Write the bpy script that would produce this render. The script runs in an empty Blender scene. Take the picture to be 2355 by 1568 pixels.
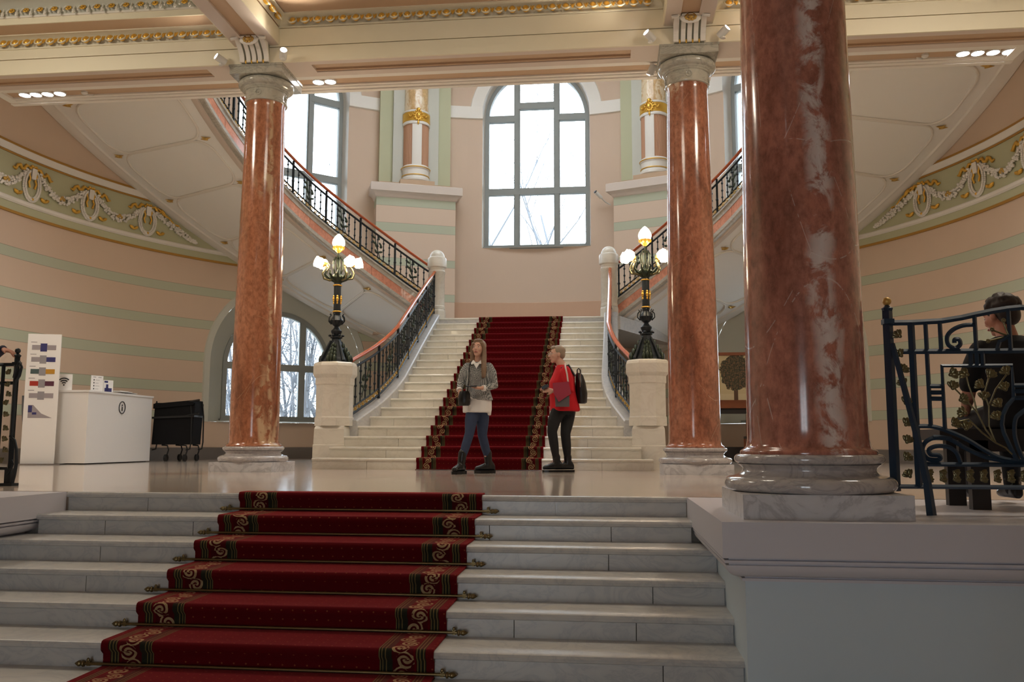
import bpy, math, random
from mathutils import Vector, Matrix
random.seed(7)
sc = bpy.context.scene
COL = sc.collection
PI = math.pi

# ------------------------------------------------------------------ camera
F_PX, W_PX = 2002.95, 2355.0
CAM = Vector((1.9152, 0.0, 0.4098))
PITCH, YAW, ROLL = 0.1159, 0.1099, 0.0023
cam_d = bpy.data.cameras.new('camera')
cam_d.sensor_width = 36.0
cam_d.lens = 36.0 * F_PX / W_PX
cam_d.clip_start = 0.05
cam_d.clip_end = 300
cam = bpy.data.objects.new('camera', cam_d)
COL.objects.link(cam)
_f = Vector((-math.sin(YAW) * math.cos(PITCH), math.cos(YAW) * math.cos(PITCH), math.sin(PITCH)))
_r = Vector((math.cos(YAW), math.sin(YAW), 0))
_u = _r.cross(_f)
_r, _u = (_r * math.cos(ROLL) + _u * math.sin(ROLL)), (_u * math.cos(ROLL) - _r * math.sin(ROLL))
cam.matrix_world = Matrix(((_r.x, _u.x, -_f.x, CAM.x), (_r.y, _u.y, -_f.y, CAM.y), (_r.z, _u.z, -_f.z, CAM.z), (0, 0, 0, 1)))
sc.camera = cam

# ------------------------------------------------------------------ world, exposure, large lights
sc.view_settings.view_transform = 'Standard'
sc.view_settings.look = 'None'
sc.view_settings.gamma = 1.0
sc.view_settings.use_curve_mapping = False
sc.view_settings.exposure = 0.0
cy = sc.cycles
cy.max_bounces, cy.diffuse_bounces, cy.glossy_bounces, cy.transmission_bounces, cy.transparent_max_bounces = 5, 4, 2, 1, 8
cy.adaptive_threshold = 0.15
cy.caustics_reflective = cy.caustics_refractive = False
world = bpy.data.worlds.new('overcast_sky')
sc.world = world
world.use_nodes = True
bg = world.node_tree.nodes['Background']
bg.inputs[0].default_value = (0.86, 0.94, 1.0, 1)
bg.inputs[1].default_value = 6.6


def light(name, kind, loc, energy, color, aim=None, parent=None, **kw):
    d = bpy.data.lights.new(name, kind)
    d.energy = energy
    d.color = color
    for k, v in kw.items():
        setattr(d, k, v)
    o = bpy.data.objects.new(name, d)
    COL.objects.link(o)
    o.location = loc
    if aim is not None:
        o.rotation_euler = (Vector(aim) - Vector(loc)).to_track_quat('-Z', 'Y').to_euler()
    if parent is not None:
        o.parent = parent
        o.location = Vector(loc) - ORIG.get(parent, Vector())
    return o


def portal(name, loc, aim, sx, sy):
    o = light(name, 'AREA', loc, 1.0, (1, 1, 1), aim, shape='RECTANGLE', size=sx, size_y=sy)
    o.data.cycles.is_portal = True
    return o


H_ROT0 = 12.2
YC, RW = 14.2, 9.2          # centre and radius of the half-round stair hall


def polar(th, R, z=None):
    a = math.radians(th)
    p = (-R * math.sin(a), YC + R * math.cos(a))
    return Vector((p[0], p[1], 0 if z is None else z))


# portals that steer sky light through the windows, assumed doorway and added skylight
for th in (0, 41.8, -41.8):
    portal('daylight_opening', polar(th, RW + 0.62, 8.35), polar(th, 0, 8.35), 3.1, 5.4)
for th in (41.8, -41.8):
    portal('daylight_opening', polar(th, RW + 0.7, 2.4), polar(th, 0, 2.4), 3.0, 3.1)
portal('daylight_opening', (0, -5.05, 0.1), (0, 5, 0.1), 2.2, 2.9)
portal('daylight_opening', (0, 17.6, H_ROT0 + 0.15), (0, 17.6, 0), 5.4, 4.8)

# added fill lights under the hall ceiling, unseen, above lower flight and side bays
light('hall_fill_light', 'AREA', (0.0, 7.2, 6.3), 60, (1.0, 0.90, 0.74), (0.0, 9.5, 0.0), shape='DISK', size=1.6)
light('hall_fill_light', 'AREA', (-6.2, 8.0, 6.3), 160, (1.0, 0.88, 0.72), (-6.2, 9.5, 0.0), shape='DISK', size=1.4)
light('hall_fill_light', 'AREA', (6.2, 8.0, 6.3), 160, (1.0, 0.88, 0.72), (6.2, 9.5, 0.0), shape='DISK', size=1.4)

# ------------------------------------------------------------------ mesh helpers
ORIG = {}


class MB:
    def __init__(s):
        s.v = []
        s.f = []

    def face(s, pts):
        n = len(s.v)
        s.v += [tuple(p) for p in pts]
        s.f.append(tuple(range(n, n + len(pts))))

    def box(s, x0, x1, y0, y1, z0, z1):
        n = len(s.v)
        s.v += [(x, y, z) for z in (z0, z1) for y in (y0, y1) for x in (x0, x1)]
        s.f += [tuple(n + i for i in q) for q in ((0, 2, 3, 1), (4, 5, 7, 6), (0, 1, 5, 4), (2, 6, 7, 3), (0, 4, 6, 2), (1, 3, 7, 5))]
        return s

    def obox(s, c, ax, ay, az):
        c, ax, ay, az = Vector(c), Vector(ax), Vector(ay), Vector(az)
        n = len(s.v)
        s.v += [tuple(c + ax * i + ay * j + az * k) for k in (-1, 1) for j in (-1, 1) for i in (-1, 1)]
        s.f += [tuple(n + i for i in q) for q in ((0, 2, 3, 1), (4, 5, 7, 6), (0, 1, 5, 4), (2, 6, 7, 3), (0, 4, 6, 2), (1, 3, 7, 5))]
        return s

    def grid(s, rows, closed_u=False, closed_v=False):
        n = len(s.v)
        R, C = len(rows), len(rows[0])
        for r in rows:
            s.v += [tuple(p) for p in r]
        for i in range(R if closed_v else R - 1):
            for j in range(C if closed_u else C - 1):
                a, b = i, (i + 1) % R
                c, d = j, (j + 1) % C
                s.f.append((n + a * C + c, n + a * C + d, n + b * C + d, n + b * C + c))
        return s

    def cap(s, ring, flip=False):
        n = len(s.v)
        s.v += [tuple(p) for p in ring]
        q = tuple(range(n, n + len(ring)))
        s.f.append(q[::-1] if flip else q)
        return s

    def loft(s, rings, caps=True):
        s.grid(rings, closed_u=True)
        if caps:
            s.cap(rings[0], True)
            s.cap(rings[-1])
        return s

    def lathe(s, prof, c=(0, 0, 0), n=24, a0=0.0, a1=2 * PI, caps=True, rot=0.0):
        full = abs(a1 - a0 - 2 * PI) < 1e-6
        m = n if full else n + 1
        rows = []
        for r, z in prof:
            rows.append([(c[0] + r * math.cos(a0 + rot + (a1 - a0) * i / n), c[1] + r * math.sin(a0 + rot + (a1 - a0) * i / n), c[2] + z) for i in range(m)])
        s.grid(rows, closed_u=full)
        if caps and full:
            s.cap(rows[0], True)
            s.cap(rows[-1])
        return s

    def tube(s, pts, r, n=6, caps=True, closed=False, flat=None):
        pts = [Vector(p) for p in pts]
        m = len(pts)
        rs = r if isinstance(r, (list, tuple)) else [r] * m
        rows = []
        prev = None
        for i, p in enumerate(pts):
            if closed:
                t = pts[(i + 1) % m] - pts[i - 1]
            else:
                t = pts[min(i + 1, m - 1)] - pts[max(i - 1, 0)]
            if t.length < 1e-9:
                t = Vector((0, 0, 1))
            t.normalize()
            if prev is None:
                a = Vector((0, 0, 1)) if abs(t.z) < 0.9 else Vector((1, 0, 0))
                nrm = (a - t * a.dot(t)).normalized()
            else:
                nrm = prev - t * prev.dot(t)
                nrm = nrm.normalized() if nrm.length > 1e-6 else prev
            prev = nrm
            b = t.cross(nrm)
            fa, fb = (1, 1) if flat is None else flat
            rows.append([p + (nrm * (math.cos(2 * PI * k / n) * fa) + b * (math.sin(2 * PI * k / n) * fb)) * rs[i] for k in range(n)])
        s.grid(rows, closed_u=True, closed_v=closed)
        if caps and not closed:
            s.cap(rows[0], True)
            s.cap(rows[-1])
        return s

    def ell(s, c, rx, ry, rz, nu=12, nv=8, M=None):
        c = Vector(c)
        rows = []
        for j in range(nv + 1):
            ph = -PI / 2 + PI * j / nv
            row = []
            for i in range(nu):
                a = 2 * PI * i / nu
                q = Vector((rx * math.cos(ph) * math.cos(a), ry * math.cos(ph) * math.sin(a), rz * math.sin(ph)))
                if M is not None:
                    q = M @ q
                row.append(c + q)
            rows.append(row)
        return s.grid(rows, closed_u=True)

    def prism(s, poly, a, b):
        """poly: list of 3-vectors, swept from offset a to offset b"""
        a, b = Vector(a), Vector(b)
        lo = [Vector(p) + a for p in poly]
        hi = [Vector(p) + b for p in poly]
        s.grid([lo, hi], closed_u=True)
        s.cap(lo, True)
        s.cap(hi)
        return s

    def arc_sweep(s, prof, ths, R, zf, closed=True):
        """prof: list of (inward offset, dz); swept along the round wall at radius R with height zf(theta)"""
        rows = []
        for th in ths:
            rows.append([polar(th, R - d, zf(th) + dz) for d, dz in prof])
        s.grid(rows, closed_u=closed)
        if closed:
            s.cap(rows[0], True)
            s.cap(rows[-1])
        return s


def empty(name, loc=(0, 0, 0), label=None, cat=None, group=None, kind=None):
    o = bpy.data.objects.new(name, None)
    COL.objects.link(o)
    o.location = loc
    o.empty_display_size = 0.1
    ORIG[o] = Vector(loc)
    tag(o, label, cat, group, kind)
    return o


def tag(o, label=None, cat=None, group=None, kind=None):
    if label:
        o['label'] = label
    if cat:
        o['category'] = cat
    if group:
        o['group'] = group
    if kind:
        o['kind'] = kind
    return o


def mesh_of(mb, name, mat, smooth=False, off=None):
    me = bpy.data.meshes.new(name)
    vs = mb.v if off is None or off.length == 0 else [(p[0] - off.x, p[1] - off.y, p[2] - off.z) for p in mb.v]
    me.from_pydata(vs, [], mb.f)
    mats = mat if isinstance(mat, (list, tuple)) else [mat]
    for m in mats:
        me.materials.append(m)
    if smooth:
        for p in me.polygons:
            p.use_smooth = True
        if smooth is not True:
            me.set_sharp_from_angle(angle=math.radians(smooth))
    me.validate()
    me.update()
    return me


def build(mb, name, mat, parent=None, smooth=False, label=None, cat=None, group=None, kind=None):
    """verts are in world space unless the parent stands at the origin (prototype)"""
    off = ORIG.get(parent, Vector()) if parent is not None else Vector()
    me = mesh_of(mb, name, mat, smooth, off)
    o = bpy.data.objects.new(name, me)
    COL.objects.link(o)
    if parent is not None:
        o.parent = parent
    ORIG[o] = off
    return tag(o, label, cat, group, kind)


def inst(name, me, loc, parent=None, rot=None, scale=None, M=None):
    o = bpy.data.objects.new(name, me)
    COL.objects.link(o)
    off = ORIG.get(parent, Vector()) if parent is not None else Vector()
    if M is not None:
        M = M.copy()
        M.translation = M.translation - off
        o.matrix_basis = M
    else:
        o.location = Vector(loc) - off
        if rot is not None:
            o.rotation_euler = rot
        if scale is not None:
            o.scale = scale
    if parent is not None:
        o.parent = parent
    return o


def copy_tree(o, parent=None):
    c = o.copy()
    COL.objects.link(c)
    c.parent = parent
    for ch in list(o.children):
        copy_tree(ch, c)
    return c


def bake(o, voxel=None, smooth_it=0, subs=0):
    """fuse overlapping shells into one continuous surface"""
    if voxel:
        m = o.modifiers.new('fuse', 'REMESH')
        m.mode = 'VOXEL'
        m.voxel_size = voxel
    if smooth_it:
        m = o.modifiers.new('soft', 'SMOOTH')
        m.iterations = smooth_it
        m.factor = 0.5
    dg = bpy.context.evaluated_depsgraph_get()
    me = bpy.data.meshes.new_from_object(o.evaluated_get(dg))
    mats = [m for m in o.data.materials]
    o.modifiers.clear()
    o.data = me
    me.materials.clear()
    for m in mats:
        me.materials.append(m)
    for p in me.polygons:
        p.use_smooth = True
        p.material_index = 0
    return o


def lerp(a, b, t):
    return a + (b - a) * t


def interp(tab, x):
    if x <= tab[0][0]:
        a, b = tab[0], tab[1]
    elif x >= tab[-1][0]:
        a, b = tab[-2], tab[-1]
    else:
        for a, b in zip(tab, tab[1:]):
            if a[0] <= x <= b[0]:
                break
    return a[1] + (b[1] - a[1]) * (x - a[0]) / (b[0] - a[0])


def frange(a, b, n):
    return [a + (b - a) * i / n for i in range(n + 1)]


# ------------------------------------------------------------------ materials
def srgb(r, g, b):
    def c(x):
        x /= 255.0
        return x / 12.92 if x <= 0.04045 else ((x + 0.055) / 1.055) ** 2.4
    return (c(r), c(g), c(b), 1)


class NT:
    def __init__(s, name):
        s.m = bpy.data.materials.new(name)
        s.m.use_nodes = True
        s.t = s.m.node_tree
        s.b = s.t.nodes['Principled BSDF']
        s.out = s.t.nodes['Material Output']

    def n(s, typ, **kw):
        nd = s.t.nodes.new(typ)
        for k, v in kw.items():
            if k.startswith('i_'):
                key = k[2:]
                key = int(key) if key.isdigit() else key.replace('_', ' ')
                s.set(nd.inputs[key], v)
            else:
                setattr(nd, k, v)
        return nd

    def set(s, sock, v):
        if hasattr(v, 'is_linked') or isinstance(v, bpy.types.NodeSocket):
            s.t.links.new(v, sock)
        else:
            sock.default_value = v

    def math(s, op, a, b=None, clamp=False):
        nd = s.n('ShaderNodeMath', operation=op, use_clamp=clamp)
        s.set(nd.inputs[0], a)
        if b is not None:
            s.set(nd.inputs[1], b)
        return nd.outputs[0]

    def mix(s, fac, a, b):
        nd = s.n('ShaderNodeMix', data_type='RGBA')
        s.set(nd.inputs[0], fac)
        s.set(nd.inputs[6], a)
        s.set(nd.inputs[7], b)
        return nd.outputs[2]

    def ramp(s, fac, stops, interp='LINEAR'):
        nd = s.n('ShaderNodeValToRGB')
        nd.color_ramp.interpolation = interp
        e = nd.color_ramp.elements
        while len(e) > 1:
            e.remove(e[-1])
        e[0].position, e[0].color = stops[0]
        for p, c in stops[1:]:
            x = e.new(p)
            x.color = c
        s.set(nd.inputs[0], fac)
        return nd.outputs[0]

    def obj(s):
        return s.n('ShaderNodeTexCoord').outputs['Object']

    def noise(s, vec, scale, detail=4, rough=0.55, dist=0.0):
        nd = s.n('ShaderNodeTexNoise')
        s.set(nd.inputs['Vector'], vec)
        nd.inputs['Scale'].default_value = scale
        nd.inputs['Detail'].default_value = detail
        nd.inputs['Roughness'].default_value = rough
        nd.inputs['Distortion'].default_value = dist
        return nd.outputs['Fac']

    def mapv(s, vec, scale=(1, 1, 1), rot=(0, 0, 0), loc=(0, 0, 0)):
        nd = s.n('ShaderNodeMapping')
        s.set(nd.inputs[0], vec)
        nd.inputs[1].default_value = loc
        nd.inputs[2].default_value = rot
        nd.inputs[3].default_value = scale
        return nd.outputs[0]

    def sep(s, vec):
        nd = s.n('ShaderNodeSeparateXYZ')
        s.set(nd.inputs[0], vec)
        return nd.outputs

    def bump(s, h, strength=0.2, dist=0.01):
        nd = s.n('ShaderNodeBump')
        nd.inputs['Strength'].default_value = strength
        nd.inputs['Distance'].default_value = dist
        s.set(nd.inputs['Height'], h)
        s.t.links.new(nd.outputs[0], s.b.inputs['Normal'])

    def fin(s, col=None, rough=0.5, metal=0.0, coat=0.0, spec=0.5):
        if col is not None:
            s.set(s.b.inputs['Base Color'], col)
        s.set(s.b.inputs['Roughness'], rough)
        s.set(s.b.inputs['Metallic'], metal)
        s.b.inputs['Coat Weight'].default_value = coat
        s.b.inputs['Coat Roughness'].default_value = 0.06
        s.b.inputs['Specular IOR Level'].default_value = spec
        return s.m


def plain(name, col, rough=0.5, metal=0.0, coat=0.0, spec=0.5, vary=0.0, vscale=6.0):
    t = NT(name)
    if vary:
        f = t.noise(t.obj(), vscale, 5)
        lo = tuple(c * (1 - vary) for c in col[:3]) + (1,)
        hi = tuple(min(1, c * (1 + vary)) for c in col[:3]) + (1,)
        col = t.mix(f, lo, hi)
    return t.fin(col, rough, metal, coat, spec)


def emit(name, col, strength):
    t = NT(name)
    t.set(t.b.inputs['Base Color'], (0.9, 0.85, 0.8, 1))
    t.set(t.b.inputs['Emission Color'], col)
    t.set(t.b.inputs['Emission Strength'], strength)
    return t.m


def mk_red_marble(name, base=(176, 100, 82), dark=(128, 66, 54), pale=(206, 186, 182), vein=0.60, zs=0.28, seed=0.0, streak=None):
    t = NT(name)
    o = t.obj()
    v = t.mapv(o, (1, 1, zs), (0.12, 0.08, 0), (seed, seed * 0.7, seed * 1.3))
    big = t.noise(v, 2.6, 6, 0.6, 0.6)
    fine = t.noise(t.mapv(o, (1, 1, 0.6), (0, 0, 0), (seed, 3, 1)), 22, 5, 0.7)
    c = t.ramp(big, [(0.30, srgb(*dark)), (0.52, srgb(*base)), (0.72, srgb(min(255, base[0] + 12), base[1] + 14, base[2] + 14))])
    c = t.mix(t.math('MULTIPLY', t.math('SUBTRACT', fine, 0.40, True), 2.0), c, srgb(max(0, dark[0] - 40), dark[1] - 25, dark[2] - 20))
    # pale clouds that run up the shaft
    vn = t.noise(t.mapv(o, (1.0, 1.0, 0.30), (0.10, -0.05, 0.3), (seed + 4, 1, 0)), 2.1, 2, 0.5, 0.4)
    brk = t.noise(t.mapv(o, (1, 1, 0.8), (0, 0, 0), (seed, 2, 5)), 6.5, 8, 0.66, 0.5)
    body = t.ramp(vn, [(vein, (0, 0, 0, 1)), (vein + 0.06, (1, 1, 1, 1))])
    if streak:
        x, y, z = t.sep(o)
        ang = t.math('ARCTAN2', x, t.math('MULTIPLY', y, -1.0))
        wob = t.noise(t.n('ShaderNodeCombineXYZ', i_2=z).outputs[0], 1.1, 4, 0.6)
        for a0, slope, wid in streak:
            cen = t.math('ADD', t.math('ADD', a0, t.math('MULTIPLY', z, slope)), t.math('MULTIPLY', t.math('SUBTRACT', wob, 0.5), 0.7))
            dist = t.math('ABSOLUTE', t.math('SUBTRACT', ang, cen))
            k = t.ramp(dist, [(0.0, (1, 1, 1, 1)), (wid, (0.75, 0.75, 0.75, 1)), (wid * 2.2, (0, 0, 0, 1))])
            body = t.math('MAXIMUM', body, k)
    mask = t.math('MULTIPLY', body, t.ramp(brk, [(0.44, (0, 0, 0, 1)), (0.53, (1, 1, 1, 1))]))
    c = t.mix(t.math('MULTIPLY', mask, 0.85), c, srgb(*pale))
    # fine pale cracks
    w = t.n('ShaderNodeTexVoronoi', feature='DISTANCE_TO_EDGE')
    t.set(w.inputs['Vector'], t.mapv(o, (1, 1, 0.8), (0.4, 0.2, 0)))
    w.inputs['Scale'].default_value = 1.3
    crack = t.math('MULTIPLY', t.math('LESS_THAN', w.outputs['Distance'], 0.0022), t.math('GREATER_THAN', brk, 0.5))
    c = t.mix(t.math('MULTIPLY', crack, 0.35), c, srgb(*pale))
    return t.fin(c, 0.16, 0, 0.35, 0.5)


def mk_marble(name, base=(226, 222, 214), vein=(150, 150, 152), scale=1.6, rough=0.22, amount=0.55, coat=0.15):
    t = NT(name)
    o = t.obj()
    a = t.noise(t.mapv(o, (1, 1, 1.6), (0.3, 0.2, 0.5)), scale, 8, 0.62, 1.8)
    d = t.math('ABSOLUTE', t.math('SUBTRACT', a, 0.5))
    ln = t.ramp(d, [(0.0, (1, 1, 1, 1)), (0.05, (0.25, 0.25, 0.25, 1)), (0.16, (0, 0, 0, 1))])
    cl = t.noise(o, scale * 3.2, 5, 0.6)
    c = t.mix(t.math('MULTIPLY', cl, 0.35), srgb(*base), srgb(*(lerp(base[i], vein[i], 0.55) for i in range(3))))
    c = t.mix(t.math('MULTIPLY', ln, amount), c, srgb(*vein))
    return t.fin(c, rough, 0, coat, 0.5)


M = {}
M['red_marble'] = mk_red_marble('red_marble', (180, 116, 90), (120, 72, 54), (212, 184, 158), streak=[(-0.15, 0.03, 0.06)])
M['red_marble_near'] = mk_red_marble('red_marble_near', (188, 122, 104), (128, 78, 66), (234, 224, 220), streak=[(0.24, -0.05, 0.13)], vein=0.66)
M['red_marble_warm_lit'] = mk_red_marble('red_marble_warm_lit', (184, 118, 86), (126, 74, 50), (212, 182, 146), 0.62, 0.3, 7.0, [(0.5, -0.08, 0.06)])  # left column: warm light on it put into the orange marble tone
M['red_marble_band'] = mk_red_marble('red_marble_band', (226, 160, 134), (208, 136, 110), (238, 208, 192), 0.66, 1.0, 3.0)
M['white_marble'] = mk_marble('white_marble', (198, 195, 190), (144, 147, 156), 3.0, 0.3, 0.38, 0.0)
M['cream_marble'] = mk_marble('cream_marble', (226, 221, 208), (190, 182, 166), 2.0, 0.28, 0.3)
M['plinth_marble'] = mk_marble('plinth_marble', (220, 218, 220), (138, 136, 142), 2.2, 0.3, 0.5, 0.0)
M['grey_marble'] = mk_marble('grey_marble', (196, 190, 188), (128, 124, 128), 4.5, 0.14, 0.5, 0.4)
M['string_marble'] = mk_marble('string_marble', (196, 190, 178), (140, 136, 130), 2.4, 0.3, 0.5)
M['capital_marble'] = mk_marble('capital_marble', (196, 192, 178), (128, 128, 120), 3.0, 0.18, 0.5, 0.4)
M['tan_marble'] = mk_red_marble('tan_marble', (226, 190, 140), (206, 160, 108), (240, 222, 190), 0.5, 0.6, 2.0)
M['cream'] = plain('cream_paint', srgb(232, 224, 200), 0.55, vary=0.02)
M['white'] = plain('white_paint', srgb(236, 231, 222), 0.5)
M['soffit'] = plain('soffit_paint', srgb(243, 241, 236), 0.6)
M['tan'] = plain('tan_paint', srgb(198, 168, 138), 0.6)
M['mauve'] = plain('mauve_paint', srgb(216, 202, 190), 0.6)
M['green'] = plain('sage_paint', srgb(190, 190, 156), 0.6)
M['pale_green'] = plain('pale_green_paint', srgb(200, 200, 188), 0.6)
M['gold'] = plain('gilding', srgb(238, 188, 84), 0.32, 0.65)
M['gold_flat'] = plain('gilt_paint', srgb(184, 138, 62), 0.45, 0.35)
M['gold_dull'] = plain('dull_gilding', srgb(206, 168, 92), 0.4, 0.5)
M['iron'] = plain('black_iron', srgb(30, 36, 40), 0.42, 0.3, vary=0.2)
M['iron_green'] = plain('green_bronze', srgb(58, 66, 52), 0.36, 0.6, vary=0.35, vscale=20)
M['iron_blue'] = plain('blue_iron', srgb(38, 58, 78), 0.42, 0.2, vary=0.15)
M['leaf_gold'] = plain('gilt_iron_leaf', srgb(124, 116, 86), 0.30, 0.8, vary=0.45, vscale=60)
M['black'] = plain('black_plastic', srgb(18, 18, 19), 0.5)
M['black_cloth'] = plain('black_cloth', srgb(20, 20, 22), 0.85, spec=0.2)
M['frame_grey'] = plain('window_paint', srgb(146, 150, 146), 0.5, vary=0.05)
M['skirting'] = plain('skirting_stone', srgb(112, 104, 96), 0.45, vary=0.1)
M['mahogany'] = plain('handrail_wood', srgb(178, 84, 44), 0.16, coat=0.5, vary=0.15, vscale=12)
M['dark_wood'] = plain('dark_wood', srgb(38, 32, 30), 0.45)
M['frame_wood'] = plain('frame_wood', srgb(134, 72, 34), 0.4, vary=0.2)
M['desk_white'] = plain('desk_laminate', srgb(236, 234, 232), 0.45)
M['paper'] = plain('paper', srgb(240, 238, 236), 0.7)
M['ink'] = plain('ink', srgb(34, 34, 40), 0.7)
M['brass'] = plain('aged_brass', srgb(120, 104, 72), 0.35, 0.9)
M['chrome'] = plain('chrome', srgb(200, 200, 204), 0.2, 1.0)
M['lamp_white'] = plain('lamp_body', srgb(226, 224, 218), 0.4)
M['spot_on'] = emit('spot_lens', (1.0, 0.97, 1.0, 1), 30.0)
M['bulb'] = emit('lit_glass', (1.0, 0.80, 0.55, 1), 46.0)
M['lower_wall'] = plain('lower_wall_paint', srgb(192, 206, 216), 0.6)
M['slab'] = plain('platform_paint', srgb(200, 198, 206), 0.4)
M['bark'] = plain('bark', srgb(112, 116, 122), 0.9)
M['joint'] = plain('joint_mortar', srgb(120, 116, 110), 0.8)
M['ground'] = plain('garden_soil', srgb(120, 118, 110), 0.95)


def mk_glass():
    t = NT('window_glass')
    tr = t.n('ShaderNodeBsdfTransparent')
    tr.inputs[0].default_value = (0.94, 0.97, 1.0, 1)
    gl = t.n('ShaderNodeBsdfGlossy')
    gl.inputs['Roughness'].default_value = 0.02
    fr = t.n('ShaderNodeFresnel')
    fr.inputs['IOR'].default_value = 1.35
    mx = t.n('ShaderNodeMixShader')
    t.set(mx.inputs[0], fr.outputs[0])
    t.set(mx.inputs[1], tr.outputs[0])
    t.set(mx.inputs[2], gl.outputs[0])
    t.t.links.new(mx.outputs[0], t.out.inputs[0])
    return t.m


M['glass'] = mk_glass()

WALL_PINK, WALL_GREEN, WALL_TAN = srgb(214, 189, 166), srgb(186, 190, 166), srgb(206, 170, 136)


def mk_striped(name, levels, top=12.5, base=WALL_PINK, stripe=WALL_GREEN):
    """painted bands at fixed heights (z in world = object space of the wall)"""
    t = NT(name)
    o = t.obj()
    z = t.sep(o)[2]
    fac = None
    line = None
    for a, b in levels:
        m = t.math('MULTIPLY', t.math('GREATER_THAN', z, a), t.math('LESS_THAN', z, b))
        l1 = t.math('LESS_THAN', t.math('ABSOLUTE', t.math('SUBTRACT', z, a)), 0.006)
        l2 = t.math('LESS_THAN', t.math('ABSOLUTE', t.math('SUBTRACT', z, b)), 0.006)
        l = t.math('ADD', l1, l2)
        fac = m if fac is None else t.math('ADD', fac, m)
        line = l if line is None else t.math('ADD', line, l)
    n = t.noise(o, 1.4, 4)
    b0 = t.mix(t.math('MULTIPLY', n, 0.5), base, tuple(c * 0.93 for c in base[:3]) + (1,))
    c = t.mix(fac, b0, stripe)
    c = t.mix(t.math('MULTIPLY', line, 0.45), c, srgb(120, 108, 92))
    return t.fin(c, 0.65)


STRIPES = [(0.90, 1.10), (1.56, 1.78), (2.28, 2.50), (3.05, 3.26), (3.84, 4.04)]
M['wall'] = mk_striped('wall_paint', STRIPES)
M['pier'] = mk_striped('pier_paint', [(4.10, 4.30), (5.02, 5.22), (5.93, 6.16), (6.62, 6.86)], base=srgb(218, 194, 172))
M['wall_upper'] = plain('wall_upper_paint', srgb(214, 194, 174), 0.65, vary=0.03)


def mk_floor():
    t = NT('floor_stone')
    o = t.obj()
    x, y, z = t.sep(o)
    n = t.noise(t.mapv(o, (0.5, 1.2, 1)), 2.2, 6, 0.6, 0.4)
    fine = t.noise(o, 60, 3, 0.7)
    c = t.mix(n, srgb(186, 172, 158), srgb(208, 196, 184))
    c = t.mix(t.math('MULTIPLY', fine, 0.25), c, srgb(150, 134, 124))
    # slab joints
    br = t.n('ShaderNodeTexBrick', offset=0.0)
    t.set(br.inputs['Vector'], o)
    br.inputs['Color1'].default_value = (0, 0, 0, 1)
    br.inputs['Color2'].default_value = (0, 0, 0, 1)
    br.inputs['Mortar'].default_value = (1, 1, 1, 1)
    br.inputs['Scale'].default_value = 1.0
    br.inputs['Mortar Size'].default_value = 0.006
    br.inputs['Brick Width'].default_value = 1.2
    br.inputs['Row Height'].default_value = 1.2
    c = t.mix(t.math('MULTIPLY', br.outputs['Color'], 0.35), c, srgb(150, 112, 98))
    # reddish inlaid borders
    for yy, w in ((7.35, 0.05), (10.75, 0.14), (12.5, 0.10)):
        m = t.math('LESS_THAN', t.math('ABSOLUTE', t.math('SUBTRACT', y, yy)), w)
        c = t.mix(t.math('MULTIPLY', m, 0.6), c, srgb(176, 122, 104))
    return t.fin(c, 0.13, 0, 0.25, 0.5)


M['floor'] = mk_floor()


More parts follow.
